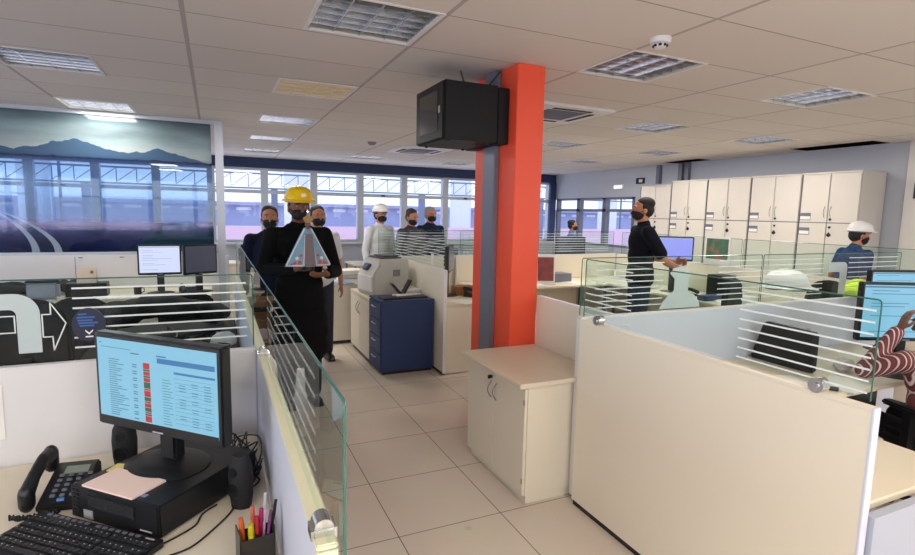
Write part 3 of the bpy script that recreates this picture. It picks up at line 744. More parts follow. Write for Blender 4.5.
# office chairs
def office_chair(label, loc, rz, bh=.62, group='black office chairs'):
    t = thing('office_chair', label, 'chair', loc, rz, group)
    g = G(); g.box(-.24, -.24, .44, .24, .24, .51, bev=.03); g.obj('seat', M['chairf'], t, True)
    g = G()
    pts = [(-.19, .50), (-.235, .62), (-.235, .95), (-.20, 1.06), (-.12, 1.12), (0, 1.135), (.12, 1.12), (.20, 1.06), (.235, .95), (.235, .62), (.19, .50)]
    v = g.prism([(x, .50 + (z - .50) * bh / .62) for x, z in pts], 'y', .24, .29)
    es = list({e for q in v for e in q.link_edges})
    bmesh.ops.bevel(g.bm, geom=es, offset=.018, segments=3, affect='EDGES'); g.obj('backrest', M['chairf'], t, True)
    g = G(); g.box(-.03, .27, .38, .03, .31, .75, bev=.008); g.box(-.03, .0, .39, .03, .30, .42); g.obj('back_support', M['black'], t)
    for s in (-1, 1):
        g = G(); g.box(s * .27 - .03, -.17, .66, s * .27 + .03, .12, .69, bev=.01); g.box(s * .27 - .02, -.04, .46, s * .27 + .02, .01, .66); g.box(min(s * .29, s * .18), -.04, .445, max(s * .29, s * .18), .01, .465); g.obj('armrest', M['black'], t)
    g = G(); g.cyl((0, 0, .10), (0, 0, .44), .028); g.obj('gas_lift', M['black'], t, True)
    g = G()
    for k in range(5):
        a = k * 2 * PI / 5; g.cyl((0, 0, .10), (.28 * math.cos(a), .28 * math.sin(a), .065), .025, .015, 8)
    g.obj('base', M['black'], t, True)
    for k in range(5):
        a = k * 2 * PI / 5; x, y = .28 * math.cos(a), .28 * math.sin(a)
        g = G(); g.cyl((x - .02, y, .028), (x + .02, y, .028), .028, n=12); g.obj('caster', M['black'], t, True)
    return t
ch = office_chair('black office chair behind the frosted arch at the left', (-.98, 4.2, 0), 2.9, .60)
dup(ch, (-.95, 5.42, 0), 2.9, 'black office chair with rounded back facing the desk below the printed wall').scale = (1, 1, .84)
dup(ch, (-.28, 5.50, 0), 3.3, 'black office chair in front of the white-screened monitor below the wall print').scale = (1, 1, .84)
dup(ch, (-1.9, 4.6, 0), 3.4, 'black office chair partly cut by the left edge behind the arch')
dup(ch, (-1.62, 3.3, 0), .3, 'black office chair turned away behind the left divider')
dup(ch, (-.75, 3.25, 0), 1.9, 'black office chair just behind the glass with the arrow')
dup(ch, (4.62, 3.28, 0), PI + 3.5, 'black office chair carrying a white hard hat')
dup(ch, (5.32, 2.92, 0), PI + 2.9, 'black office chair carrying a neon yellow vest')
dup(ch, (6.35, 2.95, 0), .3, 'black office chair near the standing person with white helmet')
dup(ch, (3.64, 1.40, 0), math.radians(160), 'black office chair under the person in the striped shirt')
dup(ch, (3.05, 10.4, 0), .5, 'black office chair beyond the far striped divider')

# ------------------------------------------------------------------ electronics
SB = rgb(140, 205, 235)
M['scr_blue'] = emis('screen_light_blue', SB, .88)
M['scr_white'] = emis('screen_white', rgb(212, 222, 255), 1.0)
M['scr_violet'] = emis('screen_violet', rgb(150, 160, 250), .95)
M['scr_dark'] = emis('screen_dark_grey', rgb(70, 72, 88), .7)
M['scr_red'] = emis('screen_red', rgb(205, 40, 40), .8)
M['scr_green'] = emis('screen_green', rgb(60, 110, 60), .7)
M['scr_deep'] = emis('screen_deep_blue', rgb(60, 130, 190), .8)
M['scr_text'] = emis('screen_text', rgb(90, 140, 170), .7)
M['scr_pale'] = emis('screen_pale_text', rgb(160, 175, 205), .9)
def monitor(label, loc, rz, w, h, zc, scr='scr_blue', kind=None, base=True, group=None, tilt=0., bez=.017, foot_r=.13):
    """loc = base centre on its support, zc = centre height of the panel above the support; the screen faces local -Y"""
    t = thing('computer_monitor', label, 'monitor', loc, rz, group)
    T = Matrix.Translation((0, -.0, zc)) @ Matrix.Rotation(tilt, 4, 'X')
    g = G(); v = g.box(-w / 2, -.03, -h / 2, w / 2, .012, h / 2, bev=.006); g.box(-w * .3, .01, -h * .3, w * .3, .04, h * .3, bev=.01); g.xf(T); g.obj('casing', M['black'], t, True)
    bb = bez * 1.5
    sx0, sx1, sz0, sz1 = -w / 2 + bez, w / 2 - bez, -h / 2 + bb, h / 2 - bez
    g = G(); g.box(sx0, -.0315, sz0, sx1, -.0302, sz1); g.xf(T); sc = g.obj('screen', M[scr], t)
    W_, H_ = sx1 - sx0, sz1 - sz0
    def R_(g, a, b, c, d): g.box(sx0 + a * W_, -.0325, sz1 - d * H_, sx0 + b * W_, -.0316, sz1 - c * H_)
    if kind == 'sheet':
        g = G()
        g.mi = 0
        rows = [(0, 3), (1, 1), (0, 2), (1, 1), (0, 2), (1, 3), (0, 1), (0, 3), (1, 2), (0, 1), (0, 2), (1, 2), (0, 1), (1, 1), (0, 3)]
        z = .235; tot = sum(r[1] for r in rows); dz = .72 / tot
        for m_, n in rows:
            g.mi = m_; R_(g, .405, .458, z, z + n * dz - .006); z += n * dz
        g.xf(T); g.obj('status_column', [M['scr_red'], M['scr_green']], sc)
        g = G()
        for k in range(26):
            z = .24 + k * .0275
            R_(g, .10, .10 + random.uniform(.06, .17), z, z + .008)
            if k % 3: R_(g, .31, .345, z, z + .012)
        R_(g, .04, .30, .10, .106); R_(g, .30, .37, .135, .15); R_(g, .02, .04, .05, .06)
        for k in range(17):
            z = .40 + k * .033; R_(g, .56, .56 + random.uniform(.05, .09), z, z + .006)
            for q in (.70, .80, .90):
                if random.random() < .6: R_(g, q, q + .05, z, z + .007)
        for k in range(12): R_(g, .66, .97, .365 + k * .048, .367 + k * .048)
        g.xf(T); g.obj('text', M['scr_text'], sc)
        g = G(); R_(g, .525, .985, .155, .215); R_(g, .66, .985, .29, .315); R_(g, .52, .60, .125, .14); g.xf(T); g.obj('banner', M['scr_deep'], sc)
        g = G(); R_(g, 0, 1, .965, 1.0)
        g.xf(T); g.obj('taskbar', M['black'], sc)
    elif kind == 'doc':
        g = G()
        for k in range(14):
            z = .1 + k * .06
            if random.random() < .6: R_(g, .08, .08 + random.uniform(.2, .8), z, z + .012)
        R_(g, .0, 1, .02, .05); g.xf(T); g.obj('text', M['scr_pale'] if scr != 'scr_blue' else M['scr_text'], sc)
    g = G(); g.box(-.022, -.0312, -h / 2 + .007, .022, -.0302, -h / 2 + .0115); g.xf(T); g.obj('logo_strip', M['alum'], t)
    if base:
        g = G(); g.box(-.035, .0, .012, .035, .045, zc - h / 2 + .06, bev=.008); g.obj('neck', M['black'], t)
        g = G(); g.lathe([(0, .014), (.05, .016), (foot_r - .02, .009), (foot_r, .002), (foot_r, 0), (0, 0)], n=40, sx=1.05, sy=.85); g.obj('stand_base', M['black'], t, True)
    return t
A45 = math.radians(-45)
# desktop case under the front monitor
u = Vector((.7193, -.6947, 0)); v_ = Vector((.6947, .7193, 0))
pc = thing('desktop_computer', 'black flat desktop computer lying under the front left monitor', 'computer', (-.420, 1.857, .74), math.atan2(-.6947, .7193))
g = G(); g.box(0, .008, .006, .347, .40, .102, bev=.003); g.obj('case', M['black'], pc)
g = G(); g.box(0, 0, .004, .347, .008, .104, bev=.003); fp = g.obj('front_panel', M['black'], pc)
g = G(); g.box(.075, -.003, .05, .26, 0, .088, bev=.002); g.obj('disc_drive', M['blackm'], fp)
g = G()
for k in range(6): g.box(.012, -.003, .022 + k * .013, .035, 0, .030 + k * .013)
g.obj('side_vents', M['blackm'], fp)
g = G(); g.box(.055, -.0025, .012, .092, -.0005, .038); g.obj('sticker', mat('silver_sticker', rgb(165, 168, 165), .4, noise=.3, nscale=90), fp)
g = G(); g.box(.28, -.002, .022, .325, -.0005, .026); g.obj('logo_strip', M['keyl'], fp)
g = G(); g.cyl((.15, -.004, .06), (.15, 0, .06), .006); g.obj('power_button', M['keyc'], fp)
g = G(); g.box(.245, .03, .102, .265, .045, .1025); g.obj('label', M['paperblue'], pc)
for (x, y) in ((.03, .03), (.317, .03), (.03, .37), (.317, .37)):
    g = G(); g.cyl((x, y, 0), (x, y, .006), .01); g.obj('foot', M['black'], pc)
monitor('wide black monitor showing a spreadsheet with a red and green column, front left', (-.164, 1.900, .8435), math.radians(-44.5), .535, .315, .266, 'scr_blue', 'sheet', foot_r=.135)
# papers on the case
def sheet(label, loc, rz, w=.21, h=.297, m='paper', th=.002, cat='paper', name='paper_sheet', group=None):
    g = G(); g.box(-w / 2, -h / 2, 0, w / 2, h / 2, th); o = g.obj(name, M[m]); o.location = loc; o.rotation_euler = (0, 0, rz); tag(o, label, cat, group); return o
sheet('pink paper pad lying on the black desktop computer', (-.272, 1.800, .8436), math.radians(-44.6), .205, .115, 'pinkpaper', .006, 'paper pad', 'paper_pad')
sheet('small yellow note on the black desktop computer behind the pink pad', (-.297, 1.918, .8436), math.radians(-30), .06, .05, 'yellowpaper', .003, 'note', 'sticky_note')
# keyboard
kb = thing('keyboard', 'black keyboard at the lower left corner in front of the desktop computer', 'keyboard', (-.496, 1.885, .7405), math.atan2(-.30, .343))
g = G(); g.prism([(0, 0), (0, .026), (-.165, .014), (-.20, .006), (-.20, 0)], 'x', 0, .456)
bmesh.ops.bevel(g.bm, geom=g.bm.edges[:], offset=.004, segments=2, affect='EDGES'); g.obj('case', M['black'], kb, True)
g = G(); g2 = G()
sl = (.026 - .014) / .165
for r in range(6):
    y = -.030 - r * .0215 - (.008 if r else 0)
    x = .012
    while x < .44:
        w = .016
        if r == 5 and .09 < x < .10: w = .10
        gap = .0035
        if .295 < x < .305 or .362 < x < .368: x += .008
        z = .026 + sl * y
        if not (r in (3,) and .30 < x < .36):
            g.box(x, y - .015, z, x + w, y, z + .0045)
            if random.random() < .8: g2.box(x + .003, y - .006, z + .0046, x + .007, y - .003, z + .0049)
        x += w + gap
g.obj('keys', M['keyc'], kb); g2.obj('key_legends', M['keyl'], kb)
g = G()
for k in range(14): g.box(.04 + k * .024 + (.02 if k > 6 else 0), -.018, .0245, .054 + k * .024 + (.02 if k > 6 else 0), -.010, .0275)
g.obj('media_buttons', M['greymetal'], kb)
g = G(); g.box(.405, -.016, .0252, .435, -.011, .0262); g.obj('logo_strip', M['keyl'], kb)
# telephone
ph = thing('desk_telephone', 'black office telephone with handset beside the keyboard', 'telephone', (-.468, 2.0, .7405), math.radians(-8))
g = G(); g.prism([(-.10, 0), (-.10, .022), (.075, .075), (.10, .07), (.10, 0)], 'x', -.055, .098)
bmesh.ops.bevel(g.bm, geom=g.bm.edges[:], offset=.006, segments=2, affect='EDGES'); g.obj('base', M['black'], ph, True)
def slope(y): return .022 + (y + .10) * (.053 / .175)
g = G()
for r in range(5):
    for c in range(3 if r < 4 else 4):
        x, y = -.020 + c * .033, -.072 + r * .021
        g.box(x, y, slope(y) + .000, x + .018, y + .011, slope(y) + .008, bev=.002)
g.obj('keypad', M['greymetal'], ph)
g = G(); g.box(.012, -.088, slope(-.088), .036, -.079, slope(-.082) + .005); g.obj('blue_key', mat('blue_key', rgb(90, 140, 200), .4), ph)
g = G(); v = g.box(0, .036, 0, .085, .068, .004); g.xf(Matrix.Translation((0, 0, .0705 - .005)) @ Matrix.Rotation(.29, 4, 'X') @ Matrix.Translation((0, -.03, 0))); g.obj('display', M['lcd'], ph)
g = G()
g.chain([(-.085, -.085, .055), (-.085, -.03, .082), (-.085, .04, .104), (-.085, .10, .098)], [.026, .021, .021, .027])
for q in (-.085, .10): g.cap((-.085, q, .03 if q < 0 else .07), (-.085, q, .055 if q < 0 else .10), .027)
g.obj('handset', M['black'], ph, True)
g = G(); pts = [(-.10 + .04 * math.sin(k * .12) + .009 * math.cos(k * 1.6), -.135 - .02 * math.sin(k * .05) + .009 * math.sin(k * 1.6) , .012 + .002 * k / 10) for k in range(0, 40)]
pts = [(-.12 + .0035 * k + .007 * math.cos(k * 1.9), -.13 - .012 * math.sin(k * .09) , .012 + .007 * math.sin(k * 1.9)) for k in range(44)]
g.tube(pts, .0035, 6); g.obj('coiled_cord', M['black'], ph); ph.scale = (.80, .95, 1.1)
# speakers
def speaker(label, loc, rz):
    t = thing('desk_speaker', label, 'speaker', loc, rz, 'black desktop speakers beside the front monitor')
    g = G(); g.lathe([(0, 0), (.034, 0), (.040, .04), (.042, .10), (.038, .14), (.026, .168), (0, .172)], n=24, sx=1., sy=.8); g.obj('cabinet', M['blackm'], t, True)
    g = G(); g.cyl((0, -.034, .06), (0, -.030, .06), .024, n=20); g.obj('driver', M['black'], t, True)
    g = G(); g.cyl((0, -.033, .12), (0, -.029, .12), .016, n=20); g.obj('driver', M['black'], t, True)
    return t
sp = speaker('black speaker standing behind the left corner of the front monitor', (-.32, 2.17, .7405), -.3)
dup(sp, (.052, 1.735, .7405), -.9, 'black speaker at the right of the front monitor near the cables')
# cables
def cable(label, pts, r=.0028, m='black', sub=6):
    P_ = [Vector(p) for p in pts]; out = []
    for i in range(len(P_) - 1):
        p0, p1, p2, p3 = P_[max(i - 1, 0)], P_[i], P_[i + 1], P_[min(i + 2, len(P_) - 1)]
        for k in range(sub):
            t = k / sub
            out.append(.5 * ((2 * p1) + (p2 - p0) * t + (2 * p0 - 5 * p1 + 4 * p2 - p3) * t * t + (3 * p1 - p0 - 3 * p2 + p3) * t ** 3))
    out.append(P_[-1]); g = G(); g.tube(out, r, 6); return tag(g.obj('cable', M[m], None, True), label, 'cable')
cable('thin black cable curving on the desk below the right speaker', [(.04, 1.77, .744), (.02, 1.70, .744), (-.03, 1.62, .744), (-.09, 1.55, .744), (-.16, 1.53, .744)])
cable('thin black cable running from the desktop computer past the keyboard', [(-.02, 1.76, .744), (-.06, 1.72, .744), (-.08, 1.66, .744), (-.14, 1.61, .744), (-.17, 1.585, .75)])
for k in range(7):
    random.seed(40 + k)
    pts = [(.06 + random.uniform(-.05, .06), 1.88 + random.uniform(0, .16), .745)]
    for q in range(7): pts.append((.075 + random.uniform(-.045, .055), 1.92 + random.uniform(-.12, .28), .745 + abs(random.gauss(0, .045))))
    o = cable('tangled black cable in the corner between the right speaker and the divider', pts, .003); o['group'] = 'tangled cables in the desk corner'
cable('black cable hanging below the monitor behind the left speaker', [(-.22, 2.02, 1.0), (-.23, 2.06, .93), (-.19, 2.08, .88), (-.14, 2.09, .87)])
# pens in a mesh holder
ho = thing('pen_holder', 'smoky plastic holder full of pens at the bottom of the desk', 'pen holder', (.075, 1.44, .7405), .15)
g = G()
for a, b, c, d in ((-.045, -.03, .045, -.027), (-.045, .027, .045, .03), (-.045, -.03, -.042, .03), (.042, -.03, .045, .03), (-.002, -.03, .001, .03)): g.box(a, b, 0, c, d, .075 if a < 0 and c > 0 else .095)
g.box(-.045, -.03, 0, .045, .03, .004); g.obj('body', mat('smoky_plastic', rgb(52, 48, 42), .3), ho)
pens = [('orange highlighter pen leaning in the holder', (240, 110, 40), -.03, 0, -.07, .02, .007, .115), ('yellow highlighter pen in front of the holder', (225, 220, 30), -.012, -.018, -.01, -.02, .0075, .105), ('red marker pen in the holder', (215, 50, 50), .004, -.005, .0, 0, .0065, .115),
        ('pink marker pen in the holder', (225, 40, 130), .012, .01, .05, .03, .006, .125), ('salmon capped pen at the back of the holder', (235, 120, 100), -.005, .014, .0, .03, .006, .135), ('white pen standing tallest in the holder', (225, 225, 228), .022, .014, .06, .05, .0045, .165),
        ('black pen leaning against the divider side of the holder', (25, 25, 28), .033, .0, .17, .02, .0045, .15), ('purple pen leaning right in the holder', (130, 60, 130), .026, -.014, .12, -.03, .004, .135)]
for lab, c, x, y, dx, dy, r, L_ in pens:
    d = Vector((dx, dy, 1)).normalized(); p = Vector((.075 + x * .9, 1.44 + y, .747))
    g = G(); g.cyl(p, p + d * L_ * .72, r, n=10); o = g.obj('pen', mat('pen_' + lab.split()[0], rgb(*c), .35), None, True); tag(o, lab, 'pen', 'pens in the holder')
    g = G(); g.cyl(p + d * L_ * .72, p + d * L_, r * 1.15, r * .9, 10); g.obj('pen_cap', mat('cap_' + lab.split()[0], rgb(*[int(q * .85) for q in c]), .3), o, True)
tag(bx('black_box', M['black'], (-.01, 1.33, .7405), (.045, 1.38, .79), bev=.004), 'small black box in front of the pen holder at the bottom edge', 'box')
tag(bx('pinned_paper', M['paper'], (-.93, 2.3265, .84), (-.705, 2.3285, 1.04)), 'white paper pinned on the left divider at the edge of the view', 'paper')

# ------------------------------------------------------------------ hard hats
def helmet_geo(g, c=(0, 0, 0), s=1., rz=0., tilt=0.):
    n0 = len(g.bm.verts)
    prof = [(.118, 0), (.119, .025), (.112, .06), (.095, .09), (.065, .112), (.03, .122), (0, .125)]
    vs = g.lathe(prof, n=28, sx=1., sy=1.22)
    vs += g.lathe([(.117, .012), (.142, .002), (.146, -.004), (.142, -.007), (.117, .0)], n=28, sx=1., sy=1.20)
    # visor at the front (-Y)
    for v in vs:
        if v.co.z < .013 and v.co.y < -.10 and abs(v.co.x) < .12:
            v.co.y -= .035 * (1 - (v.co.x / .12) ** 2); v.co.z -= .008
    vs += g.box(-.012, -.12, .06, .012, .12, .134, bev=.01)
    m = Matrix.Translation(c) @ Matrix.Rotation(rz, 4, 'Z') @ Matrix.Rotation(tilt, 4, 'X') @ Matrix.Scale(s, 4)
    bmesh.ops.transform(g.bm, matrix=m, verts=[v for v in g.bm.verts[:] if v in set(vs) and v.is_valid])
def helmet_obj(label, loc, rz, m='hatwhite', tilt=0., parent=None, s=1., c=(0, 0, 0), emblem=None):
    g = G(); prof = [(.118, 0), (.119, .025), (.112, .06), (.095, .09), (.065, .112), (.03, .122), (0, .125)]
    g.lathe(prof, n=28, sx=1., sy=1.22)
    g.lathe([(.116, .012), (.142, .002), (.147, -.004), (.142, -.008), (.116, .0)], n=28, sx=1., sy=1.20)
    for v in g.bm.verts:
        if v.co.z < .013 and v.co.y < -.10 and abs(v.co.x) < .12:
            v.co.y -= .035 * (1 - (v.co.x / .12) ** 2); v.co.z -= .008
    g.prism([(-.10, .075), (-.05, .118), (0, .131), (.05, .122), (.11, .075), (.10, .05), (-.09, .05)], 'x', -.014, .014)
    mtx = Matrix.Translation(c) @ Matrix.Rotation(rz if parent else 0, 4, 'Z') @ Matrix.Rotation(tilt, 4, 'X') @ Matrix.Scale(s, 4)
    g.xf(mtx); o = g.obj('hard_hat', M[m], parent, True)
    g = G(); g.lathe([(.108, -.02), (.112, -.02), (.112, .02), (.108, .02), (.108, -.02)], n=24, sx=1., sy=1.2); g.xf(mtx); g.obj('headband', M['greymetal'], o, True)
    if emblem:
        g = G(); g.box(-.022, -.147, .03, .022, -.138, .062, bev=.004, rot=(-.25, 0, 0)); g.xf(mtx); g.obj('emblem', M['paper'], o)
    if not parent:
        o.location = loc; o.rotation_euler = (0, 0, rz); tag(o, label, 'hard hat')
    return o

# ------------------------------------------------------------------ people
SK = {'dark': mat('skin_brown', rgb(120, 78, 56), .55), 'mid': mat('skin_tan', rgb(186, 128, 98), .55), 'light': mat('skin_light', rgb(208, 158, 130), .55)}
HAIR = {'black': mat('hair_black', rgb(20, 17, 16), .7, bump=.5, bscale=120), 'grey': mat('hair_grey', rgb(140, 140, 142), .7, bump=.5, bscale=120), 'brown': mat('hair_brown', rgb(48, 34, 28), .7, bump=.5, bscale=120)}
M['mask'] = mat('black_cloth_mask', rgb(20, 20, 22), .8)
M['eyew'] = mat('eye_white', rgb(220, 215, 210), .3)
def remeshed(g, name, m, parent, vox=.010, sm=4, **kw):
    me = bpy.data.meshes.new(name + '_tmp'); g.bm.to_mesh(me); g.bm.free()
    o = bpy.data.objects.new(name + '_tmp', me); C.objects.link(o)
    md = o.modifiers.new('r', 'REMESH'); md.mode = 'VOXEL'; md.voxel_size = vox; md.use_smooth_shade = True
    sd = o.modifiers.new('s', 'SMOOTH'); sd.iterations = sm; sd.factor = .5
    dg = bpy.context.evaluated_depsgraph_get(); ev = o.evaluated_get(dg)
    m2 = bpy.data.meshes.new_from_object(ev); m2.name = name
    bpy.data.objects.remove(o)
    m2.materials.clear(); m2.materials.append(m)
    m2.polygons.foreach_set('use_smooth', [True] * len(m2.polygons)); m2.polygons.foreach_set('material_index', [0] * len(m2.polygons))
    r = bpy.data.objects.new(name, m2); C.objects.link(r); r.parent = parent
    for k, v in kw.items(): r[k] = v
    return r
def hand(g, wrist, d, side, up=(0, 0, 1), curl=.5, s=1.):
    """palm plus five bent fingers; d = pointing direction, up = back of the hand"""
    W = Vector(wrist); d = Vector(d).normalized(); up = Vector(up); sd = d.cross(up).normalized(); up = sd.cross(d).normalized()
    pc_ = W + d * .045 * s
    for k in (-1.5, -.5, .5, 1.5):
        b0 = W + d * .015 * s + sd * k * .009 * s; b1 = W + d * .085 * s + sd * k * .019 * s
        g.cap(b0, b1, .014 * s, .0115 * s, 10)
        L_ = (.062, .075, .078, .068)[int(k + 1.5)] * s
        p = b1; a = .25 * curl
        for j in range(3):
            dd = (d * math.cos(a) - up * math.sin(a)).normalized(); q = p + dd * L_ * (.45, .32, .23)[j]
            g.cap(p, q, (.0092 - .0008 * j) * s, (.0086 - .0010 * j) * s, 8); p = q; a += .75 * curl
    tb = W + d * .02 * s + sd * side * .02 * s
    t1 = tb + (d * .6 + sd * side * .75 - up * .3).normalized() * .04 * s; t2 = t1 + (d * .9 + sd * side * .2 - up * .3).normalized() * .034 * s
    g.cap(tb, t1, .014 * s, .0105 * s, 8); g.cap(t1, t2, .0105 * s, .009 * s, 8)
def person(label, loc, rz, top=(30, 30, 32), bottom=(26, 27, 32), skin='mid', hair='black', mask=True, helmet=None, H=1.75, headrot=0., headtilt=0., lean=0., sit=False,
           arms=None, vox=.011, coat=False, sleeves='long', shirt_m=None, shoes=True, glasses=False, headoff=(0, 0, 0), emblem=None, hairlong=False, slim=1.):
    S = H / 1.75
    t = thing('person', label, 'person', loc, rz)
    hz = .50 if sit else .93
    def TP(x, y, z):   # torso point, z measured standing; leans about the hips
        dz = (z - .93); c, s_ = math.cos(lean), math.sin(lean)
        return Vector((x, y * c - dz * s_, hz + dz * c + y * s_)) * S
    nb = TP(0, .0, 1.46); hc = TP(0, -.015, 1.615) + Vector(headoff)
    MH = Matrix.Translation(hc) @ Matrix.Rotation(headrot, 4, 'Z') @ Matrix.Rotation(headtilt, 4, 'X') @ Matrix.Scale(S, 4)
    g = G()
    hv = []
    hv += g.sph((0, .012, .022), (.076, .096, .100), 22); hv += g.sph((0, -.018, -.045), (.060, .072, .070), 18); hv += g.sph((0, -.045, -.085), (.034, .040, .028), 12)
    hv += g.cap((0, -.088, .012), (0, -.106, -.022), .010, .014, 8); hv += g.sph((0, -.083, -.062), (.026, .014, .012), 10)
    for s in (-1, 1):
        hv += g.sph((s * .078, .008, -.012), (.010, .020, .032), 10); hv += g.sph((s * .035, -.078, .016 + .018), (.026, .014, .010), 8)
    bmesh.ops.transform(g.bm, matrix=MH, verts=hv)
    g.cap(TP(0, .012, 1.40), hc + Vector((0, .012, -.05)), .058 * S, .053 * S)
    for z, rx, ry, rz_ in ((1.29, .16, .10, .19), (1.08, .14, .095, .17), (.96, .155, .11, .12)): g.sph(TP(0, 0, z), (rx * S * slim, ry * S, rz_ * S), 18, rot=(lean, 0, 0))
    A = arms or {}
    sh, el, wr = {}, {}, {}
    for s, k in ((-1, 'L'), (1, 'R')):
        sh[k] = TP(s * .185 * slim, .0, 1.40)
        a = A.get(k)
        if a: el[k], wr[k] = Vector(a[0]) * S, Vector(a[1]) * S
        else: el[k], wr[k] = TP(s * .245 * slim, .03, 1.11), TP(s * .25 * slim, -.04, .86)
        g.cap(sh[k], el[k], .048 * S, .038 * S); g.cap(el[k], wr[k], .038 * S, .026 * S)
        dd = (Vector(a[2]) if a and len(a) > 2 else (wr[k] - el[k])); upv = Vector(a[3]) if a and len(a) > 3 else Vector((s, 0, .05))
        hand(g, wr[k], dd, a[4] if a and len(a) > 4 else (1 if s < 0 else -1), upv, a[5] if a and len(a) > 5 else .55, S)
    kn, an = {}, {}
    for s, k in ((-1, 'L'), (1, 'R')):
        hp = Vector((s * .09, .0, hz - .01)) * S
        if sit: kn[k], an[k] = Vector((s * .13, -.43, .50)) * S, Vector((s * .13, -.43, .10)) * S
        else: kn[k], an[k] = Vector((s * .10, -.01, .50)) * S, Vector((s * .11, .02, .09)) * S
        g.cap(hp, kn[k], .078 * S, .052 * S); g.cap(kn[k], an[k], .052 * S, .036 * S)
        g.cap(an[k] + Vector((0, .02, -.04)), an[k] + Vector((0, -.15, -.055)), .035 * S, .028 * S)
    remeshed(g, 'body', SK[skin], t, min(vox, .008), 3)
    # eyes
    g = G()
    g.bm.free()
    for s in (-1, 1):
        g = G(); g.sph((s * .032, -.0835, .016), (.0115, .006, .0048), 10)
        g.mi = 1; g.sph((s * .032, -.0875, .016), (.0062, .004, .0048), 8)
        g.xf(MH); g.obj('eye', [M['eyew'], HAIR['black']], t, True)
        g = G(); g.box(s * .032 - .017, -.0945, .034, s * .032 + .017, -.084, .039, bev=.002); g.xf(MH); g.obj('eyebrow', HAIR[hair], t, True)
    # shirt
    SM = shirt_m or mat('shirt_cloth', rgb(*top), .9, spec=.15, noise=.12, nscale=6, bump=.25, bscale=40)
    g = G(); e = .018
    for z, rx, ry, rz_ in ((1.30, .165, .115, .17), (1.15, .155, .112, .17), (1.0, .155, .115, .14), (.93, .162, .122, .11)): g.sph(TP(0, 0, z), ((rx + e) * S * slim, (ry + e * .8) * S, rz_ * S), 20, rot=(lean, 0, 0))
    g.cap(TP(-.15 * slim, .005, 1.40), TP(.15 * slim, .005, 1.40), .062 * S); g.cap(TP(-.06, .012, 1.43), TP(.06, .012, 1.43), .062 * S)
    g.cap(TP(0, .012, 1.42), TP(0, .008, 1.475), .072 * S, .066 * S)
    for k in ('L', 'R'):
        if sleeves == 'long': g.cap(sh[k], el[k], .066 * S, .055 * S); g.cap(el[k], el[k].lerp(wr[k], .93), .055 * S, .042 * S)
        else: g.cap(sh[k], sh[k].lerp(el[k], .72), .066 * S, .062 * S)
    if coat:
        for z, rx, ry in ((.96, .19, .145), (.84, .215, .16), (.72, .23, .17), (.60, .235, .175), (.48, .235, .17)): g.sph(TP(0, .01, z), (rx * S, ry * S, .17 * S), 20)
    remeshed(g, 'jacket' if coat else 'shirt', SM, t, vox, 5)
    # trousers
    g = G(); TM = mat('trouser_cloth', rgb(*bottom), .8, noise=.12, bump=.2, bscale=40)
    g.sph(Vector((0, 0, hz + .0)) * S, (.165 * S * slim, .125 * S, .11 * S), 18)
    for s, k in ((-1, 'L'), (1, 'R')):
        w = 1.1 if coat else 1.
        g.cap(Vector((s * .085, 0, hz - .02)) * S, kn[k], .095 * S, .070 * S * w); g.cap(kn[k], an[k] + Vector((0, 0, .015)), .070 * S * w, .055 * S * w * 1.1)
    remeshed(g, 'trousers', TM, t, vox, 4)
    for k in ('L', 'R'):
        g = G(); a = an[k]; g.cap(Vector((a.x, a.y + .03, .045)), Vector((a.x, a.y - .14, .04)), .045 * S, .038 * S); g.cap(Vector((a.x, a.y + .02, .045)), Vector((a.x, a.y + .01, .11)), .045 * S, .045 * S)
        g.box(a.x - .045, a.y - .175, 0, a.x + .045, a.y + .075, .02, bev=.008)
        remeshed(g, 'shoe', M['black'], t, .01, 2)
    # hair
    if helmet is None or hair:
        g = G()
        g.sph((0, .032, .068), (.079, .094, .066), 20); g.sph((0, .045, .005), (.079, .072, .085), 16)
        for s in (-1, 1): g.sph((s * .073, .008, .030), (.010, .030, .032), 10)
        if hairlong: g.cap((0, .07, -.02), (0, .09, -.12), .065, .05)
        g.xf(MH); remeshed(g, 'hair', HAIR[hair], t, .008, 2)
    if mask:
        g = G(); g.sph((0, -.032, -.050), (.067, .069, .058), 18); g.cap((0, -.092, -.006), (0, -.102, -.030), .013, .015, 8)
        g.xf(MH); mk = remeshed(g, 'face_mask', M['mask'], t, .006, 3)
        g = G()
        for s in (-1, 1): g.tube([(s * .058, -.07, -.03), (s * .085, .005, -.005), (s * .083, .02, -.02), (s * .085, .005, -.035), (s * .058, -.06, -.07)], .0022, 6)
        g.xf(MH); g.obj('ear_loop', M['mask'], mk)
    if helmet:
        g = helmet_obj('', None, 0, helmet, parent=t, c=(0, 0, 0), emblem=emblem)
        me_m = MH @ Matrix.Translation((0, .008, .055)) @ Matrix.Rotation(-.06, 4, 'X') @ Matrix.Scale(.90, 4)
        g.data.transform(me_m)
        for ch_ in g.children: ch_.data.transform(me_m)
    return t, hc, wr
# the person carrying the statuette
yl = (.64, 4.62, 0)
person('person in a yellow hard hat, black mask and long black coat carrying a statuette', yl, math.radians(8), (13, 13, 15), (12, 12, 14), 'dark', 'black', True, 'hatyellow', H=1.84, coat=True, headtilt=.10, emblem=True, vox=.010, slim=1.12,
       arms={'L': ((-.29, -.03, 1.13), (-.12, -.29, 1.16), (.80, -.30, .0), (.1, -.5, -.85), -1, .5), 'R': ((.29, -.03, 1.10), (.13, -.30, 1.11), (-.80, -.30, 0), (.1, -.5, -.85), 1, .5)})
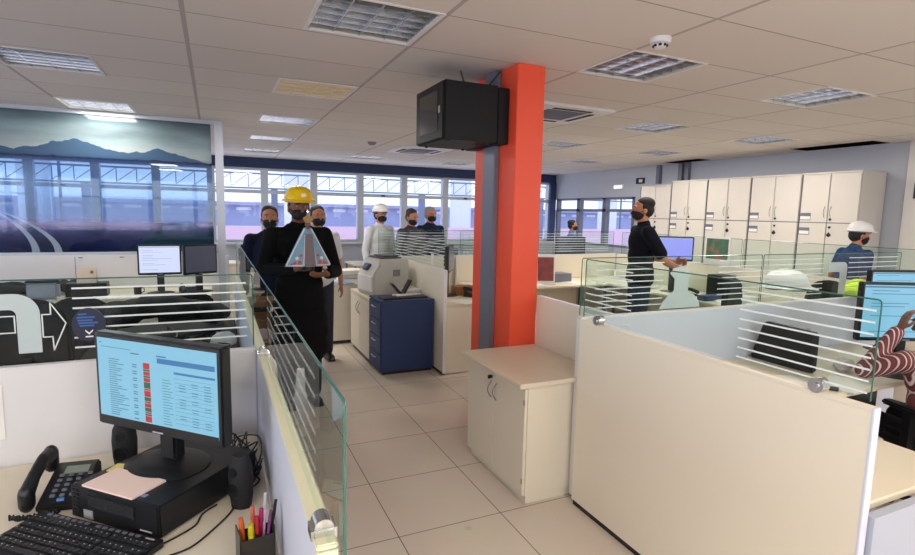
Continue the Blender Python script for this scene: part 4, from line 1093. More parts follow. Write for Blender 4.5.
# statuette
st = thing('statuette', 'small figure in a triangular light blue embroidered mantle held by the person in yellow helmet', 'statuette', (.655, 4.62 - .37, 1.245), math.radians(6))
cloak = mat('blue_mantle', rgb(128, 172, 196), .6, noise=.35, nscale=40)
g = G(); g.lathe([(.0, .0), (.205, .0), (.20, .015), (.13, .16), (.065, .29), (.035, .345), (0, .35)], n=28, sx=1., sy=.38); g.obj('mantle', cloak, st, True)
g = G(); g.prism([(-.05, .005), (.05, .005), (.03, .29), (-.03, .29)], 'y', -.094, -.03)
for v in g.bm.verts: v.co.y += v.co.z * .16
g.obj('robe', mat('brown_robe', rgb(130, 118, 120), .7, noise=.4, nscale=60), st)
em = [mat('embroidery_white', rgb(222, 222, 220), .7), mat('embroidery_red', rgb(196, 90, 80), .7)]
g = G()
for s in (-1, 1):
    for k in range(5):
        z0 = .01 + k * .055
        g.mi = 0
        x_ = .055 - k * .006; g.cyl((s * x_, -.074 + z0 * .17, z0), (s * (x_ - .004), -.070 + (z0 + .055) * .15, z0 + .055), .006, n=8)
    for k, (x, z, r) in enumerate(((.09, .035, .020), (.13, .03, .018), (.11, .075, .016), (.075, .10, .014), (.155, .02, .012))):
        g.mi = 1 - (k == 2); y = -.38 * math.sqrt(max(.001, (.205 - z * .45) ** 2 - x * x)) - .002
        g.sph((s * x, y, z), (r, .006, r), 10)
    g.mi = 0; g.cyl((s * .03, -.012, .335), (s * .196, -.022, .012), .006, n=8)
    for k in range(9):
        g.mi = 0; x = .07 + k * .015; y = -.38 * math.sqrt(max(.0004, .203 ** 2 - x * x)) - .001; g.sph((s * x, y, .012), (.009, .004, .006), 8)
g.obj('embroidery', em, st, True)
g = G(); g.sph((0, -.01, .375), (.026, .026, .033), 14); g.cyl((0, -.01, .33), (0, -.01, .36), .015); g.obj('head', SK['dark'], st, True)
g = G(); g.lathe([(0, .39), (.026, .392), (.042, .425), (.030, .44), (.012, .455), (.006, .47), (0, .475)], (0, -.01, 0), 16); 
for k in range(7):
    a = k * 2 * PI / 7; g.sph((.036 * math.cos(a), -.01 + .036 * math.sin(a), .43), .007, 8)
g.obj('crown', mat('gold_crown', rgb(206, 176, 120), .35, metal=.6), st, True)
g = G(); g.cyl((0, -.01, .475), (0, -.01, .505), .003); g.box(-.012, -.012, .487, .012, -.008, .493); g.obj('cross', M['chrome'], st)
g = G(); g.cyl((0, 0, -.035), (0, 0, .0), .06, .05, 20); g.obj('pedestal', M['black'], st, True)
st.scale = (.86, .86, .86)

person('person with dark navy shirt and black mask standing left behind the yellow helmet', (.50, 5.62, 0), math.radians(-4), (24, 30, 50), (40, 44, 60), 'mid', 'black', H=1.72, vox=.012, sleeves='long')
person('person in a white shirt and black mask behind the right shoulder of the yellow helmet', (1.03, 5.98, 0), math.radians(6), (222, 222, 224), (40, 44, 58), 'mid', 'black', H=1.735, vox=.012, sleeves='short')
person('person with white hard hat and white shirt standing near the far windows', (2.21, 7.62, 0), math.radians(24), (225, 226, 230), (50, 54, 70), 'mid', 'black', True, 'hatwhite', H=1.76, vox=.013, sleeves='long')
person('dark-haired person with mask leaning forward between the white hard hat and grey-haired person', (2.60, 7.35, 0), math.radians(20), (70, 60, 66), (40, 40, 50), 'mid', 'brown', H=1.73, vox=.013, headtilt=.25)
person('grey-haired person in a navy shirt and black mask near the far windows', (3.05, 7.75, 0), math.radians(12), (32, 38, 58), (40, 40, 50), 'mid', 'grey', H=1.775, vox=.013)
person('person in a black polo shirt with hands behind the back seen from the side', (4.27, 4.50, 0), math.radians(-118), (20, 23, 32), (44, 58, 84), 'mid', 'black', H=1.90, sleeves='short', vox=.011, headrot=0, slim=1.14,
       arms={'L': ((-.22, .16, 1.13), (-.02, .36, 1.10), (.6, .35, .1), (0, 1, .2), 1, .5), 'R': ((.25, .17, 1.12), (.13, .37, 1.03), (-.5, .25, .05), (0, 1, 0), -1, .5)})
bx('sleeve_badge', M['paper'], (4.30, 4.02, 1.40), (4.34, 4.025, 1.42)) if False else None
person('person in white hard hat and blue shirt before the tall cupboards', (6.42, 3.58, 0), math.radians(60), (40, 66, 112), (36, 42, 66), 'mid', 'black', True, 'hatwhite', H=1.66, sleeves='short', vox=.012, lean=.10, headtilt=.1, slim=1.22)
person('distant dark-haired person near the far right windows', (6.55, 8.85, 0), math.radians(60), (96, 120, 170), (60, 60, 70), 'mid', 'black', H=1.60, vox=.014)
def m_stripes():
    m = bpy.data.materials.new('striped_shirt'); m.use_nodes = True; nt = m.node_tree; b = nt.nodes['Principled BSDF']; b.inputs['Roughness'].default_value = .8
    tc = nt.nodes.new('ShaderNodeTexCoord'); w = nt.nodes.new('ShaderNodeTexWave'); w.wave_type = 'BANDS'; w.bands_direction = 'X'
    w.inputs['Scale'].default_value = 18; w.inputs['Distortion'].default_value = .35; w.inputs['Detail'].default_value = 1; w.inputs['Detail Scale'].default_value = .6
    nt.links.new(tc.outputs['Object'], w.inputs['Vector'])
    cr = nt.nodes.new('ShaderNodeValToRGB'); nt.links.new(w.outputs['Fac'], cr.inputs[0]); e = cr.color_ramp.elements
    cr.color_ramp.interpolation = 'CONSTANT'
    e[0].position = 0; e[0].color = rgb(126, 64, 64); e[1].position = .86; e[1].color = rgb(218, 208, 208)
    for p, c in ((.40, rgb(70, 44, 56)), (.62, rgb(140, 78, 74)),):
        q = cr.color_ramp.elements.new(p); q.color = c
    nt.links.new(cr.outputs[0], b.inputs['Base Color']); return m
person('person in red striped shirt seated at the right edge, hand near the ear', (3.64, 1.46, 0), math.radians(158), (120, 60, 60), (24, 24, 28), 'dark', 'black', False, None, H=1.66, sit=True, lean=.18, shirt_m=m_stripes(), vox=.010, hairlong=True, headtilt=.25, headrot=.35,
       arms={'R': ((.28, -.27, .85), (.17, -.18, 1.13), (-.3, .1, .9), (.9, -.3, 0), 1, .8), 'L': ((-.26, -.18, .86), (-.20, -.42, .82), (.2, -.9, 0), (0, 0, 1), 1, .4)})

# ------------------------------------------------------------------ desk contents, left
t = monitor('monitor with a white screen on the desk below the printed glass wall', (-.555, 6.62, .7405), math.radians(2), .42, .33, .365, 'scr_white', 'doc')
monitor('dark-screened monitor angled beside the white-screened one below the printed wall', (-.165, 6.60, .7405), math.radians(30), .38, .33, .365, 'scr_dark', None)
t = thing('desk_calendar', 'beige tent calendar on the desk below the printed wall', 'calendar', (-1.22, 6.58, .8805), .05)
tag(bx('black_box', M['black'], (-1.40, 6.50, .7405), (-1.04, 6.68, .88), bev=.004), 'flat black box under the beige tent calendar', 'box')
g = G(); g.prism([(-.05, 0), (0, .155), (.05, 0), (.045, 0), (0, .145), (-.045, 0)], 'x', -.085, .085); g.obj('card', mat('beige_card', rgb(222, 204, 184), .7, noise=.1, nscale=30), t)
g = G(); g.box(.035, -.036, .095, .06, -.028, .125, rot=(-.3, 0, 0)); g.obj('print', mat('olive_print', rgb(120, 110, 60), .6), t)
t = thing('rounded_device', 'small white rounded device lying among black cables behind the front monitor', 'device', (.03, 3.98, .7405), .3)
g = G(); g.lathe([(0, 0), (.085, 0), (.09, .02), (.075, .06), (.04, .085), (0, .09)], n=24); g.obj('housing', M['whitepl'], t, True)
g = G(); g.tube([(-.092, 0, .02), (-.075, 0, .068), (0, 0, .097), (.075, 0, .068), (.092, 0, .02)], .006); g.obj('strap', M['black'], t, True)
random.seed(3)
LFT = [('sheet of white paper left of the white-screened monitor', -.85, 6.48), ('sheet of white paper under the white-screened monitor', -.55, 6.40), ('white paper lying at the left of the beige calendar', -1.55, 6.5), ('white paper right in front of the beige calendar', -1.05, 6.42)]
for i, (lab, x, y) in enumerate(LFT): sheet(lab, (x, y, .7405 + .0), random.uniform(-.5, .5), th=.004)
def phone_small(label, x, y, rz=0., z=.7405):
    t = thing('desk_telephone', label, 'telephone', (x, y, z), rz)
    g = G(); g.prism([(-.09, 0), (-.09, .02), (.08, .07), (.09, 0)], 'x', -.08, .09); g.obj('base', M['black'], t)
    g = G(); g.chain([(-.05, -.09, .05), (-.05, 0, .085), (-.05, .09, .09)], [.024, .019, .024]); g.obj('handset', M['black'], t, True); return t
phone_small('black telephone on the desk in front of the dark-screened monitor', -.28, 6.42, .2)
def bottle(label, x, y, z=.7405, h=.2, m='bottle', capm='teal', r=.03):
    t = thing('plastic_bottle', label, 'bottle', (x, y, z))
    g = G(); g.lathe([(0, 0), (r, 0), (r, h * .62), (r * .9, h * .7), (r * .4, h * .88), (r * .4, h * .93), (0, h * .93)], n=16); g.obj('body', M[m], t, True)
    g = G(); g.cyl((0, 0, h * .9), (0, 0, h), r * .48); g.obj('bottle_cap', M[capm], t, True); return t
def mug(label, x, y, m='black', z=.7405):
    t = thing('mug', label, 'mug', (x, y, z)); g = G(); g.lathe([(0, 0), (.036, 0), (.038, .09), (.034, .09), (.032, .01), (0, .01)], n=18); g.obj('cup', M[m], t, True)
    g = G(); g.tube([(.036, 0, .075), (.06, 0, .065), (.06, 0, .03), (.036, 0, .02)], .005); g.obj('handle', M[m], t, True); return t
mug('black mug left of the white-screened monitor', -.77, 6.55)
tag(bx('blue_folder', M['steelblue'], (4.95, 3.9, .7405) if 0 else (5.06, 4.28, .7405), (5.36, 4.40, .80)), 'blue folder on the long desk behind the frosted figure', 'folder')
tag(bx('white_box', M['whitepl'], (5.10, 3.80, .7405), (5.26, 3.94, .86), bev=.004), 'small white box on the long desk beside the bottles', 'box')
tag(bx('tissue_box', M['paper'], (5.15, 5.30, .7405), (5.38, 5.42, .84), bev=.006), 'white tissue box on the long desk left of the violet monitor', 'box')
tag(bx('paper_tray', M['greymetal'], (4.3, 6.2, .7405), (4.62, 6.45, .86), bev=.004), 'grey paper tray on the far desk behind the person in the black polo shirt', 'tray')
mug('white mug on the long desk below the aerial picture', 5.22, 4.10, 'whitepl'); mug('dark mug on the desk right of the orange pillar', 3.45, 6.05, 'black')
mug('teal cup at the far end of the aisle divider', -.02, 4.75, 'teal')
t = thing('clear_bag', 'pale clear bag with black rim on the desk near the left edge', 'bag', (-1.55, 5.5 + .9, .7405), .1)
g = G(); v = g.box(-.13, -.06, 0, .13, .06, .18, bev=.03); g.obj('body', mat('grey_bag', rgb(178, 186, 200), .3, noise=.4, nscale=9), t, True)
g = G(); g.box(-.14, -.065, .175, .14, .065, .20, bev=.01); g.obj('flap', M['black'], t)
for k in range(4):
    random.seed(70 + k); pts = [(-.1 + random.uniform(-.2, .2), 3.6 + random.uniform(-.3, .3), .745)]
    for q in range(6): pts.append((-.08 + random.uniform(-.25, .15), 3.75 + random.uniform(-.35, .5), .745 + abs(random.gauss(0, .05))))
    o = cable('tangled black cable around the white rounded device behind the left divider', pts, .0045); o['group'] = 'cables around the white rounded device'
random.seed(5)
t = thing('black_coat', 'black coat heaped on the black-topped desk beyond the front monitor', 'coat', (-.38, 4.45, .7405))
g = G()
for k in range(11): g.sph((-.36 + .07 * k, random.uniform(-.1, .1), .05 + .16 * math.sin(PI * (k + 2) / 14)), (random.uniform(.10, .15), .16, random.uniform(.07, .1)), 12)
for v in g.bm.verts: v.co.z = max(v.co.z, 0)
remeshed(g, 'cloth', M['chairf'], t, .014, 3)
t = thing('black_tray', 'long black document tray on the desk along the aisle divider', 'tray', (-.40, 3.75, .7405), .1)
g = G(); g.box(-.25, -.16, 0, .25, .16, .01); g.box(-.25, -.16, .01, -.24, .16, .08); g.box(.24, -.16, .01, .25, .16, .08); g.box(-.25, .15, .01, .25, .16, .08); g.obj('shell', M['black'], t)
sheet('white paper in the black tray behind the left divider', (-.40, 3.745, .7508), .1, .2, .27, th=.02)
# black coats / bags heap under the calendar
t = thing('black_jacket', 'black jacket heaped on the desk left of the calendar', 'jacket', (-1.66, 6.80, .7405))
g = G()
for k in range(9): g.sph((random.uniform(-.4, .35), random.uniform(-.06, .08), .06 + random.uniform(-.02, .04)), (random.uniform(.10, .18), .09, random.uniform(.05, .09)), 12)
for v in g.bm.verts: v.co.z = max(v.co.z, 0)
remeshed(g, 'cloth', M['chairf'], t, .014, 3)
tag(bx('cable_post', M['whitepl'], (.09, 5.86, 0), (.12, 5.89, 1.20), bev=.004), 'white cable post rising behind the far end of the aisle divider', 'post')
t = thing('stool', 'brown wooden stool behind the left elbow of the yellow helmet person', 'stool', (.36, 5.20, 0))
g = G(); g.box(-.19, -.17, .80, .19, .17, .85, bev=.01); g.obj('seat', M['brown'], t)
for sx in (-1, 1):
    for sy in (-1, 1):
        g = G(); g.cyl((sx * .15, sy * .13, .80), (sx * .18, sy * .16, 0), .02, .018, 10); g.obj('leg', M['brown'], t)
g = G(); g.box(-.16, -.15, .35, .16, -.13, .75); g.obj('front_board', M['brown'], t)

# printer and its neighbours
t = thing('laser_printer', 'light grey laser printer on the cream cabinet by the aisle', 'printer', (1.77, 6.10, .7285), math.radians(-80))
g = G(); g.prism([(-.20, 0), (-.20, .22), (-.13, .31), (-.13, .37), (.20, .37), (.21, .0)], 'x', -.0, .40)
g.xf(Matrix.Translation((-.12, 0, 0))); bmesh.ops.bevel(g.bm, geom=g.bm.edges[:], offset=.012, segments=2, affect='EDGES'); g.obj('housing', M['lightgrey'], t, True)
g = G(); g.box(-.09, -.10, .368, .25, .14, .385, bev=.01); g.box(-.05, -.06, .384, .21, .12, .40, bev=.008); g.obj('output_lid', mat('dark_printer_lid', rgb(80, 82, 84), .4), t)
g = G(); g.box(-.02, -.205, .26, .10, -.13, .30, bev=.01, rot=(.9, 0, 0)); g.obj('control_panel', mat('printer_panel', rgb(60, 74, 110), .3), t)
g = G(); g.box(-.10, -.215, .04, .26, -.20, .20, bev=.005); g.obj('paper_drawer', M['whitepl'], t)
g = G()
for k in range(6): g.box(.281, .02 + k * .014, .19, .284, .028 + k * .014, .26)
g.obj('side_vent', M['greymetal'], t)
t.scale = (1.05, 1.12, 1.12)
t = thing('paper_stack', 'stack of white paper beside the laser printer', 'paper stack', (2.0, 5.73, .7285), .0)
g = G()
for k in range(5): g.box(-.10 + random.uniform(-.006, .006), -.14 + random.uniform(-.006, .006), k * .018, .10, .14, k * .018 + .0165)
g.obj('sheets', M['paper'], t)
t = thing('document_holder', 'black V-shaped holder on the blue drawer cabinet', 'holder', (1.84, 5.50, .772))
g = G(); g.box(-.05, -.04, 0, .05, .04, .012, bev=.004); g.prism([(-.02, .01), (-.12, .13), (-.11, .14), (.0, .02)], 'y', -.05, .05); g.prism([(0, .01), (.09, .17), (.105, .165), (.02, .01)], 'y', -.05, .05); g.obj('arms', M['black'], t)
sheet('thin black folder lying on the blue drawer cabinet', (1.80, 5.32, .7725), .06, .50, .16, 'black', .018, 'folder', 'folder')
sheet('open white booklet on the blue drawer cabinet beside the folder', (1.88, 5.42, .7725), .2, .3, .12, 'paper', .026, 'booklet', 'booklet')
t = thing('binder_heap', 'heap of white binders on the cabinet behind the printer', 'binders', (1.62, 6.86, .7605), -.1)
for k in range(3):
    g = G(); g.box(-.20 + k * .01, -.15, k * .055, .20 - k * .02, .15, k * .055 + .05, bev=.006, rot=(0, 0, .12 * (k - 1))); g.obj('binder', M['paper'] if k != 1 else M['lightgrey'], t)
sheet('blue and white leaflet hanging over the cabinet behind the printer', (1.45, 6.72, .7605), .5, .2, .28, 'paperblue', .012, 'leaflet', 'leaflet')

# right of the divider behind the printer
monitor('monitor with grey screen just left of the orange pillar', (2.42, 5.55, .7405), math.radians(58), .42, .30, .42, 'scr_dark', None)
phone_small('black telephone on the cream desk left of the orange pillar', 2.66, 5.38, .6)
tag(bx('brown_box', M['brown'], (2.50, 5.50, .7405), (2.74, 5.66, .84), bev=.004), 'brown cardboard box behind the black telephone left of the pillar', 'box')
for i, (x, y) in enumerate(((2.40, 5.08), (2.66, 5.12))): sheet(['loose white sheet at the left on the desk left of the pillar', 'loose white sheet at the right on the desk left of the pillar'][i], (x, y, .7405), .3 - i * .7, th=.003)
bx('end_panel', M['white'], (.0, .0, .01), (.80, .03, .71), D8)
# radiator under the far windows
t = thing('radiator', 'white slatted radiator under the far window left of the pillar', 'radiator', (4.6, 11.59, 0))
g = G()
for k in range(14): g.box(k * .1, 0, 0, k * .1 + .08, .10, .78, bev=.01)
g.box(0, .05, .05, 1.4, .08, .12); g.obj('fins', M['whitepl'], t)
g = G(); g.lathe([(0, 0), (.06, 0), (.08, .14), (0, .14)], (4.55, 11.6, 1.0), 14); p = g.obj('potted_plant', M['greymetal'], None, True); tag(p, 'small potted plant on the far window sill left of the pillar', 'plant')
g = G()
for k in range(16):
    a = k * 2.4; r = .10 + .04 * (k % 3); g.prism([(0, 0), (.012, .10), (0, .22 - .01 * (k % 4)), (-.012, .10)], 'y', -.001, .001)
    vs = g.bm.verts[-8:] if False else None
bm = g.bm; bm.verts.ensure_lookup_table()
for k in range(16):
    vs = bm.verts[k * 8:(k + 1) * 8]; m_ = Matrix.Translation((4.55, 11.6, 1.12)) @ Matrix.Rotation(k * 2.4, 4, 'Z') @ Matrix.Rotation(.15 + .5 * (k % 4) / 4, 4, 'X')
    bmesh.ops.transform(bm, matrix=m_, verts=vs)
g.obj('leaves', mat('leaf_green', rgb(70, 100, 80), .6), p)

# ------------------------------------------------------------------ right side contents
monitor('small monitor with pale screen between the pillar and the far right windows', (5.14, 6.98, .7405), math.radians(-28), .47, .29, .46, 'scr_dark', 'doc')
monitor('monitor with violet screen behind the man in the black polo shirt', (5.30, 5.02, .7405), math.radians(-36), .46, .31, .55, 'scr_violet', 'doc')
t = thing('framed_picture', 'framed green and red aerial picture in front of the tall cupboards', 'picture', (5.742, 4.55, 1.115), 0)
g = G(); g.box(-.012, 0, 0, 0, .37, .34); g.obj('frame', M['whitepl'], t)
def m_aerial():
    m = bpy.data.materials.new('aerial_print'); m.use_nodes = True; nt = m.node_tree; b = nt.nodes['Principled BSDF']; b.inputs['Roughness'].default_value = .4
    tc = nt.nodes.new('ShaderNodeTexCoord'); n = nt.nodes.new('ShaderNodeTexNoise'); n.inputs['Scale'].default_value = 9; nt.links.new(tc.outputs['Object'], n.inputs['Vector'])
    cr = nt.nodes.new('ShaderNodeValToRGB'); nt.links.new(n.outputs['Fac'], cr.inputs[0]); e = cr.color_ramp.elements
    e[0].position = .35; e[0].color = rgb(66, 96, 88); e[1].position = .72; e[1].color = rgb(176, 96, 80); q = cr.color_ramp.elements.new(.55); q.color = rgb(84, 120, 92)
    nt.links.new(cr.outputs[0], b.inputs['Base Color']); return m
g = G(); g.box(-.014, .025, .06, -.0121, .345, .315); g.obj('print', m_aerial(), t)
monitor('bluish monitor behind the person in the white helmet at the right', (5.35, 2.86, .60), math.radians(-20), .50, .30, .44, 'scr_blue', 'doc') if False else None
monitor('big blue-white monitor in front of the seated person at the right edge', (3.83, 1.79, .7405), math.radians(-24), .60, .36, .40, 'scr_blue', 'doc', bez=.016)
monitor('small bluish monitor beyond the big one at the right, below the white helmet', (4.52, 2.22, .7405), math.radians(-18), .40, .25, .47, 'scr_blue', 'doc')
# bag behind the big divider
t = thing('black_bag', 'black textured upright bag on the desk behind the big cream divider', 'bag', (3.32, 2.0, .7405), PI / 2)
g = G(); g.prism([(0, 0), (.0, .255), (.34, .265), (.42, .0)], 'y', -.06, .0)
g.bm.verts.ensure_lookup_table()
bmesh.ops.bevel(g.bm, geom=g.bm.edges[:], offset=.012, segments=3, affect='EDGES'); g.obj('body', M['blackm'], t, True)
g = G()
for x in (.05, .16, .27): g.box(x, -.04, .26, x + .02, -.03, .272)
g.obj('stitching', M['keyl'], t)
g = G(); g.tube([(.10, -.06, .20), (.12, -.075, .235), (.22, -.075, .235), (.24, -.06, .20)], .006); g.obj('handle', M['black'], t)
bottle('clear plastic bottle beside the black upright bag', 3.52, 2.12, h=.19)
t = thing('snack_bag', 'clear plastic bag with red print on the desk by the seated person', 'bag', (3.62, 1.98, .7405), .3)
g = G(); g.sph((0, 0, .035), (.10, .05, .04), 16)
for v in g.bm.verts: v.co += Vector((random.uniform(-.008, .008), random.uniform(-.008, .008), random.uniform(-.006, .006))); v.co.z = max(0, v.co.z)
g.obj('film', frosted('crinkled_film', rgb(225, 225, 228), .65), t)
g = G(); g.sph((-.02, -.02, .04), (.04, .03, .02), 12); g.obj('wrapper', M['red'], t, True)
sheet('white papers under the arm of the person in the striped shirt', (3.30, 1.80, .7405), .2, .30, .21, th=.004)
sheet('white sheet lying behind the big divider near the papers', (3.02, 1.92, .7405), -.4, .21, .30, th=.003)
sheet('white sheet on the desk end at the lower right behind the divider', (2.6, 2.05, .7405), .1, .21, .30, th=.003)
t = thing('smartphone', 'black smartphone on the desk beside the black bag', 'phone', (3.12, 1.80, .7405), .5)
g = G(); g.box(-.035, -.07, 0, .035, .07, .009, bev=.003); g.obj('body', M['black'], t)
helmet_obj('white hard hat resting on a black chair back, right of centre', (4.60, 3.06, 1.095), 1.0, tilt=.0, s=1.25)
# vest over the chair
t = thing('safety_vest', 'neon yellow safety vest draped over a chair back', 'vest', (5.27, 2.86, .98), .2)
g = G()
for k in range(12): g.sph((-.20 + .036 * k, random.uniform(-.03, .04), .10 + random.uniform(-.04, .04) - .0005 * k), (.055, .07, random.uniform(.045, .07)), 12)
remeshed(g, 'cloth', M['neon'], t, .012, 2)
# clutter in the middle cubicle
CL = [(5.25, 4.15), (5.45, 3.75), (5.30, 5.50), (5.45, 5.9), (4.6, 6.1), (3.9, 6.05), (2.5, 4.4), (2.6, 4.0), (2.4, 3.6), (5.2, 3.5)]
CLN = ['below the aerial picture', 'to the right below the aerial picture', 'left of the violet monitor', 'in the corner of the far dividers', 'left of the man in the black polo shirt', 'just right of the orange pillar beyond the desks',
       'on the desk behind the pillar, far end', 'on the desk behind the pillar, middle', 'on the desk behind the pillar, near end', 'on the desk beside the white hard hat chair']
for (x, y), n in zip(CL, CLN): sheet('loose white papers ' + n, (x, y, .7405), random.uniform(-.6, .6), .24, .31, th=random.uniform(.004, .03))
bottle('small white bottle on the desk below the aerial picture', 5.35, 4.05, h=.16, m='whitepl', capm='whitepl', r=.025)
bottle('yellow-capped bottle right of the small white bottle', 5.55, 3.62, h=.17, m='whitepl', capm='yellowpaper', r=.028)
tag(bx('black_binder', M['black'], (5.50, 4.42, .7405), (5.72, 4.66, 1.00), bev=.006), 'black binder box standing under the aerial picture', 'binder')
tag(bx('yellow_folder', M['yellowpaper'], (5.20, 3.32, .7405), (5.50, 3.48, .80), bev=.002), 'yellow folder on the desk near the white hard hat', 'folder')
phone_small('black telephone on the desk right of the orange pillar', 3.72, 6.2, .4)
phone_small('black telephone at the foot of the violet monitor', 5.25, 4.70, 1.2)
phone_small('black telephone on the far desk below the pale screen monitor', 5.4, 6.95, .3)
t = thing('leaflet_stand', 'white stand with a colourful leaflet right beside the orange pillar', 'leaflet stand', (4.12, 6.12, .7405), -.35)
g = G(); g.box(-.10, 0, 0, .10, .012, .30, rot=(-.1, 0, 0)); g.box(-.10, -.06, 0, .10, .06, .008); g.obj('stand', M['whitepl'], t)
g = G(); g.box(-.085, -.004, .03, .085, -.001, .28, rot=(-.1, 0, 0), piv=(0, 0, .15)); g.obj('leaflet', mat('colour_leaflet', rgb(170, 80, 80), .5, noise=.8, nscale=14), t)
t.scale = (1.3, 1.3, 1.3)
tag(bx('storage_box', M['greymetal'], (4.0, 9.4, .7405), (4.3, 9.7, 1.0), bev=.01), 'grey box on the far desk beyond the striped divider', 'box')

# ------------------------------------------------------------------ outside
def outside():
    o = struct(bx('ground_outside', mat('pale_concrete', rgb(225, 205, 212), .9), (-90, -90, -1.3), (110, 120, -1.2)))
    for side, y, ang in (('far', 44, 0), ('back', -44, PI)):
        pass
    M['outblue'] = mat('blue_cladding', rgb(172, 182, 222), .7, noise=.15, nscale=.6); M['outwhite'] = mat('white_steel', rgb(238, 242, 248), .6); M['outsteel'] = mat('gantry_steel', rgb(120, 135, 160), .6)
    t = thing('warehouse', 'long blue warehouse seen through the far windows', 'building', (0, 46, -1.2))
    g = G(); g.box(-45, 0, 0, 70, 12, 3.15); g.obj('wall', M['outblue'], t)
    g = G(); g.box(-46, -.6, 3.15, 71, 13, 3.4); g.obj('roof', M['outblue'], t)
    g = G()
    for k in range(60): g.box(-44 + k * 1.9, -.05, 2.75, -42.9 + k * 1.9, .0, 2.98)
    g.obj('window_band', M['outwhite'], t)
    t = thing('pink_kerb_wall', 'low pale pink wall in front of the blue warehouse', 'wall', (0, 34, -1.2))
    g = G(); g.box(-40, 0, 0, 60, .3, 1.85); g.obj('wall_body', mat('pink_wall', rgb(250, 214, 230), .8), t)
    def truss(lab, x0, x1, y, z, rz=0):
        t = thing('pipe_gantry', lab, 'gantry', (0, y, 0), rz)
        g = G()
        g.box(x0, 0, z, x1, .12, z + .07); g.box(x0, 0, z + .68, x1, .12, z + .75)
        n = int((x1 - x0) / .75)
        for k in range(n):
            a = x0 + k * .75; g.cyl((a, .06, z + .1), (a, .06, z + .7), .02, n=6); g.cyl((a, .06, z + .1), (a + .75, .06, z + .7), .015, n=6)
        g.obj('lattice', M['outsteel'], t)
        x = x0 + 4
        while x < x1:
            g = G(); g.box(x, -.1, -1.2, x + .28, .2, z); g.obj('column', M['outsteel'], t); x += 7.5
    truss('steel lattice gantry crossing outside the far windows', -24, 50, 27, 2.6)
    for i, x in enumerate((-9, 5.0, 17, 31)):
        t = thing('silo', ['white silo outside at the left behind the printed wall', 'pale silo outside behind the yellow helmet', 'pale silo outside above the white helmet', 'pale silo outside right of the pillar'][i], 'silo', (x, 37, -1.2))
        g = G(); g.lathe([(.8, 0), (.8, 6.3), (.5, 6.7), (0, 6.9)], n=24); g.obj('tank', M['outwhite'], t, True)
        g = G(); g.tube([(1.2, -.3, 0), (1.2, -.3, 7.2)], .08); g.obj('ladder', M['outsteel'], t)
    t = thing('office_block', 'pale building outside the far right windows', 'building', (30, 10, -1.2))
    g = G(); g.box(0, -6, 0, 8, 14, 3.2); g.obj('wall', mat('pale_render', rgb(196, 206, 220), .8), t)
    g = G()
    for k in range(8): g.box(-.05, -5 + k * 2.3, 1.2, 0, -3.8 + k * 2.3, 2.4)
    g.obj('window_row', M['outblue'], t)
outside()

# ------------------------------------------------------------------ light
w = bpy.data.worlds.new('sky'); bpy.context.scene.world = w; w.use_nodes = True
nt = w.node_tree; bg = nt.nodes['Background']
tc = nt.nodes.new('ShaderNodeTexCoord'); sp = nt.nodes.new('ShaderNodeSeparateXYZ'); nt.links.new(tc.outputs['Generated'], sp.inputs[0])
cr = nt.nodes.new('ShaderNodeValToRGB'); nt.links.new(sp.outputs['Z'], cr.inputs[0]); e = cr.color_ramp.elements
e[0].position = 0.; e[0].color = rgb(222, 240, 255); e[1].position = .5; e[1].color = rgb(190, 220, 255)
n = nt.nodes.new('ShaderNodeTexNoise'); n.inputs['Scale'].default_value = 2.5; n.inputs['Detail'].default_value = 5
nt.links.new(tc.outputs['Generated'], n.inputs['Vector'])
mr = nt.nodes.new('ShaderNodeMapRange'); mr.inputs[1].default_value = .4; mr.inputs[2].default_value = .65; nt.links.new(n.outputs['Fac'], mr.inputs[0])
mx = nt.nodes.new('ShaderNodeMix'); mx.data_type = 'RGBA'; mx.inputs[7].default_value = rgb(250, 252, 255)
nt.links.new(mr.outputs[0], mx.inputs[0]); nt.links.new(cr.outputs[0], mx.inputs[6])
nt.links.new(mx.outputs[2], bg.inputs['Color']); bg.inputs['Strength'].default_value = 1.6

def area(name, loc, rot, sx, sy, power, col):
    l = bpy.data.lights.new(name, 'AREA'); l.shape = 'RECTANGLE'; l.size = sx; l.size_y = sy; l.energy = power; l.color = col
    o = bpy.data.objects.new(name, l); C.objects.link(o); o.location = loc; o.rotation_euler = rot; return o
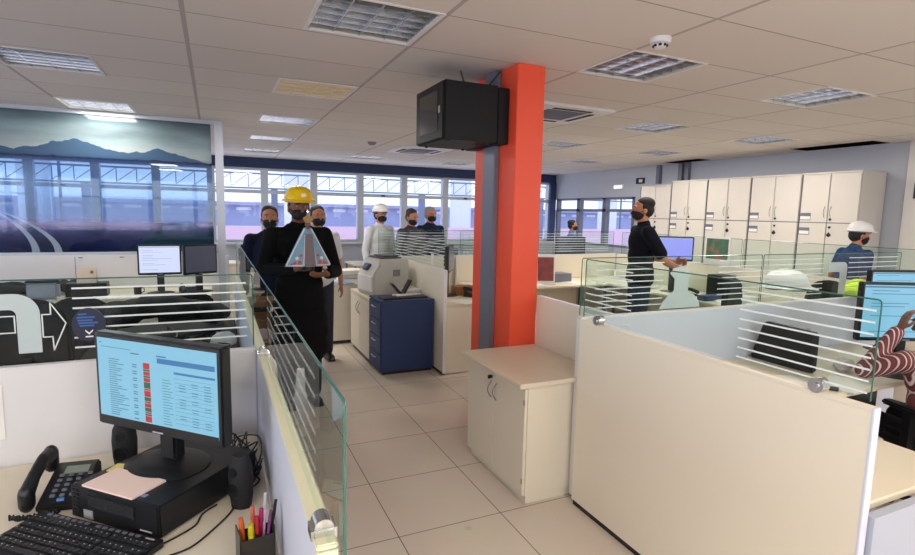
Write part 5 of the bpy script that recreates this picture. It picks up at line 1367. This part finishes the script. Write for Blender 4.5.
# unseen lamps added outside the window bands to light the room, facing in
DAY = (.86, .93, 1.0)
area('fill_light_back', (2.0, YB - .9, 1.75), (PI / 2, 0, 0), 13, 2.2, 250, (1.0, .95, .88))
area('fill_light_far', (2.0, YF + .9, .45), (-PI * .75, 0, 0), 12, .7, 130, (.93, .95, 1.0))  # hidden lamp below the sill, added to brighten the far ceiling
area('fill_light_left', (XL - .6, 3.0, 1.75), (0, -PI / 2, 0), 1.6, 15, 230, (.97, .96, .97))
# fluorescent fixtures: one lamp inside every working one
for x, y, k in LIGHTS:
    if k in ('b', 'lit'):
        p = 21 if k == 'b' else 20
        area('fluorescent_lamp', (x, y, CH - .012), (0, 0, 0), .5, .48, p, (1.0, .93, .84))
# unseen lamps behind the camera, without built fixtures, light the front of the room
for x in (-1.06, .81, 2.70, 4.62):
    for y in (-.7, -2.6): area('fluorescent_lamp', (x, y, CH - .02), (0, 0, 0), .55, .55, 29, (1.0, .91, .80))

# ------------------------------------------------------------------ camera
cam = bpy.data.cameras.new('camera'); co = bpy.data.objects.new('camera', cam); C.objects.link(co)
F = 533.01; yaw, pitch, roll = math.radians(24.529), math.radians(6.9), math.radians(1.2435)
fw = Vector((math.sin(yaw) * math.cos(pitch), math.cos(yaw) * math.cos(pitch), -math.sin(pitch)))
rt = Vector((math.cos(yaw), -math.sin(yaw), 0)); up = rt.cross(fw)
r2 = math.cos(roll) * rt + math.sin(roll) * up; u2 = -math.sin(roll) * rt + math.cos(roll) * up
mtx = Matrix((( r2.x, u2.x, -fw.x, 0), (r2.y, u2.y, -fw.y, 0), (r2.z, u2.z, -fw.z, 1.68), (0, 0, 0, 1)))
co.matrix_world = mtx
cam.sensor_fit = 'HORIZONTAL'; cam.sensor_width = 36; cam.lens = F * 36 / 915; cam.clip_start = .05; cam.clip_end = 300
sc = bpy.context.scene; sc.camera = co
sc.view_settings.view_transform = 'Standard'; sc.view_settings.look = 'None'; sc.view_settings.gamma = 1; sc.view_settings.use_curve_mapping = False
sc.view_settings.exposure = 0.
sc.cycles.max_bounces = 8; sc.cycles.transparent_max_bounces = 24; sc.cycles.use_denoising = True; sc.cycles.caustics_reflective = False; sc.cycles.caustics_refractive = False
sc.cycles.sample_clamp_indirect = 6
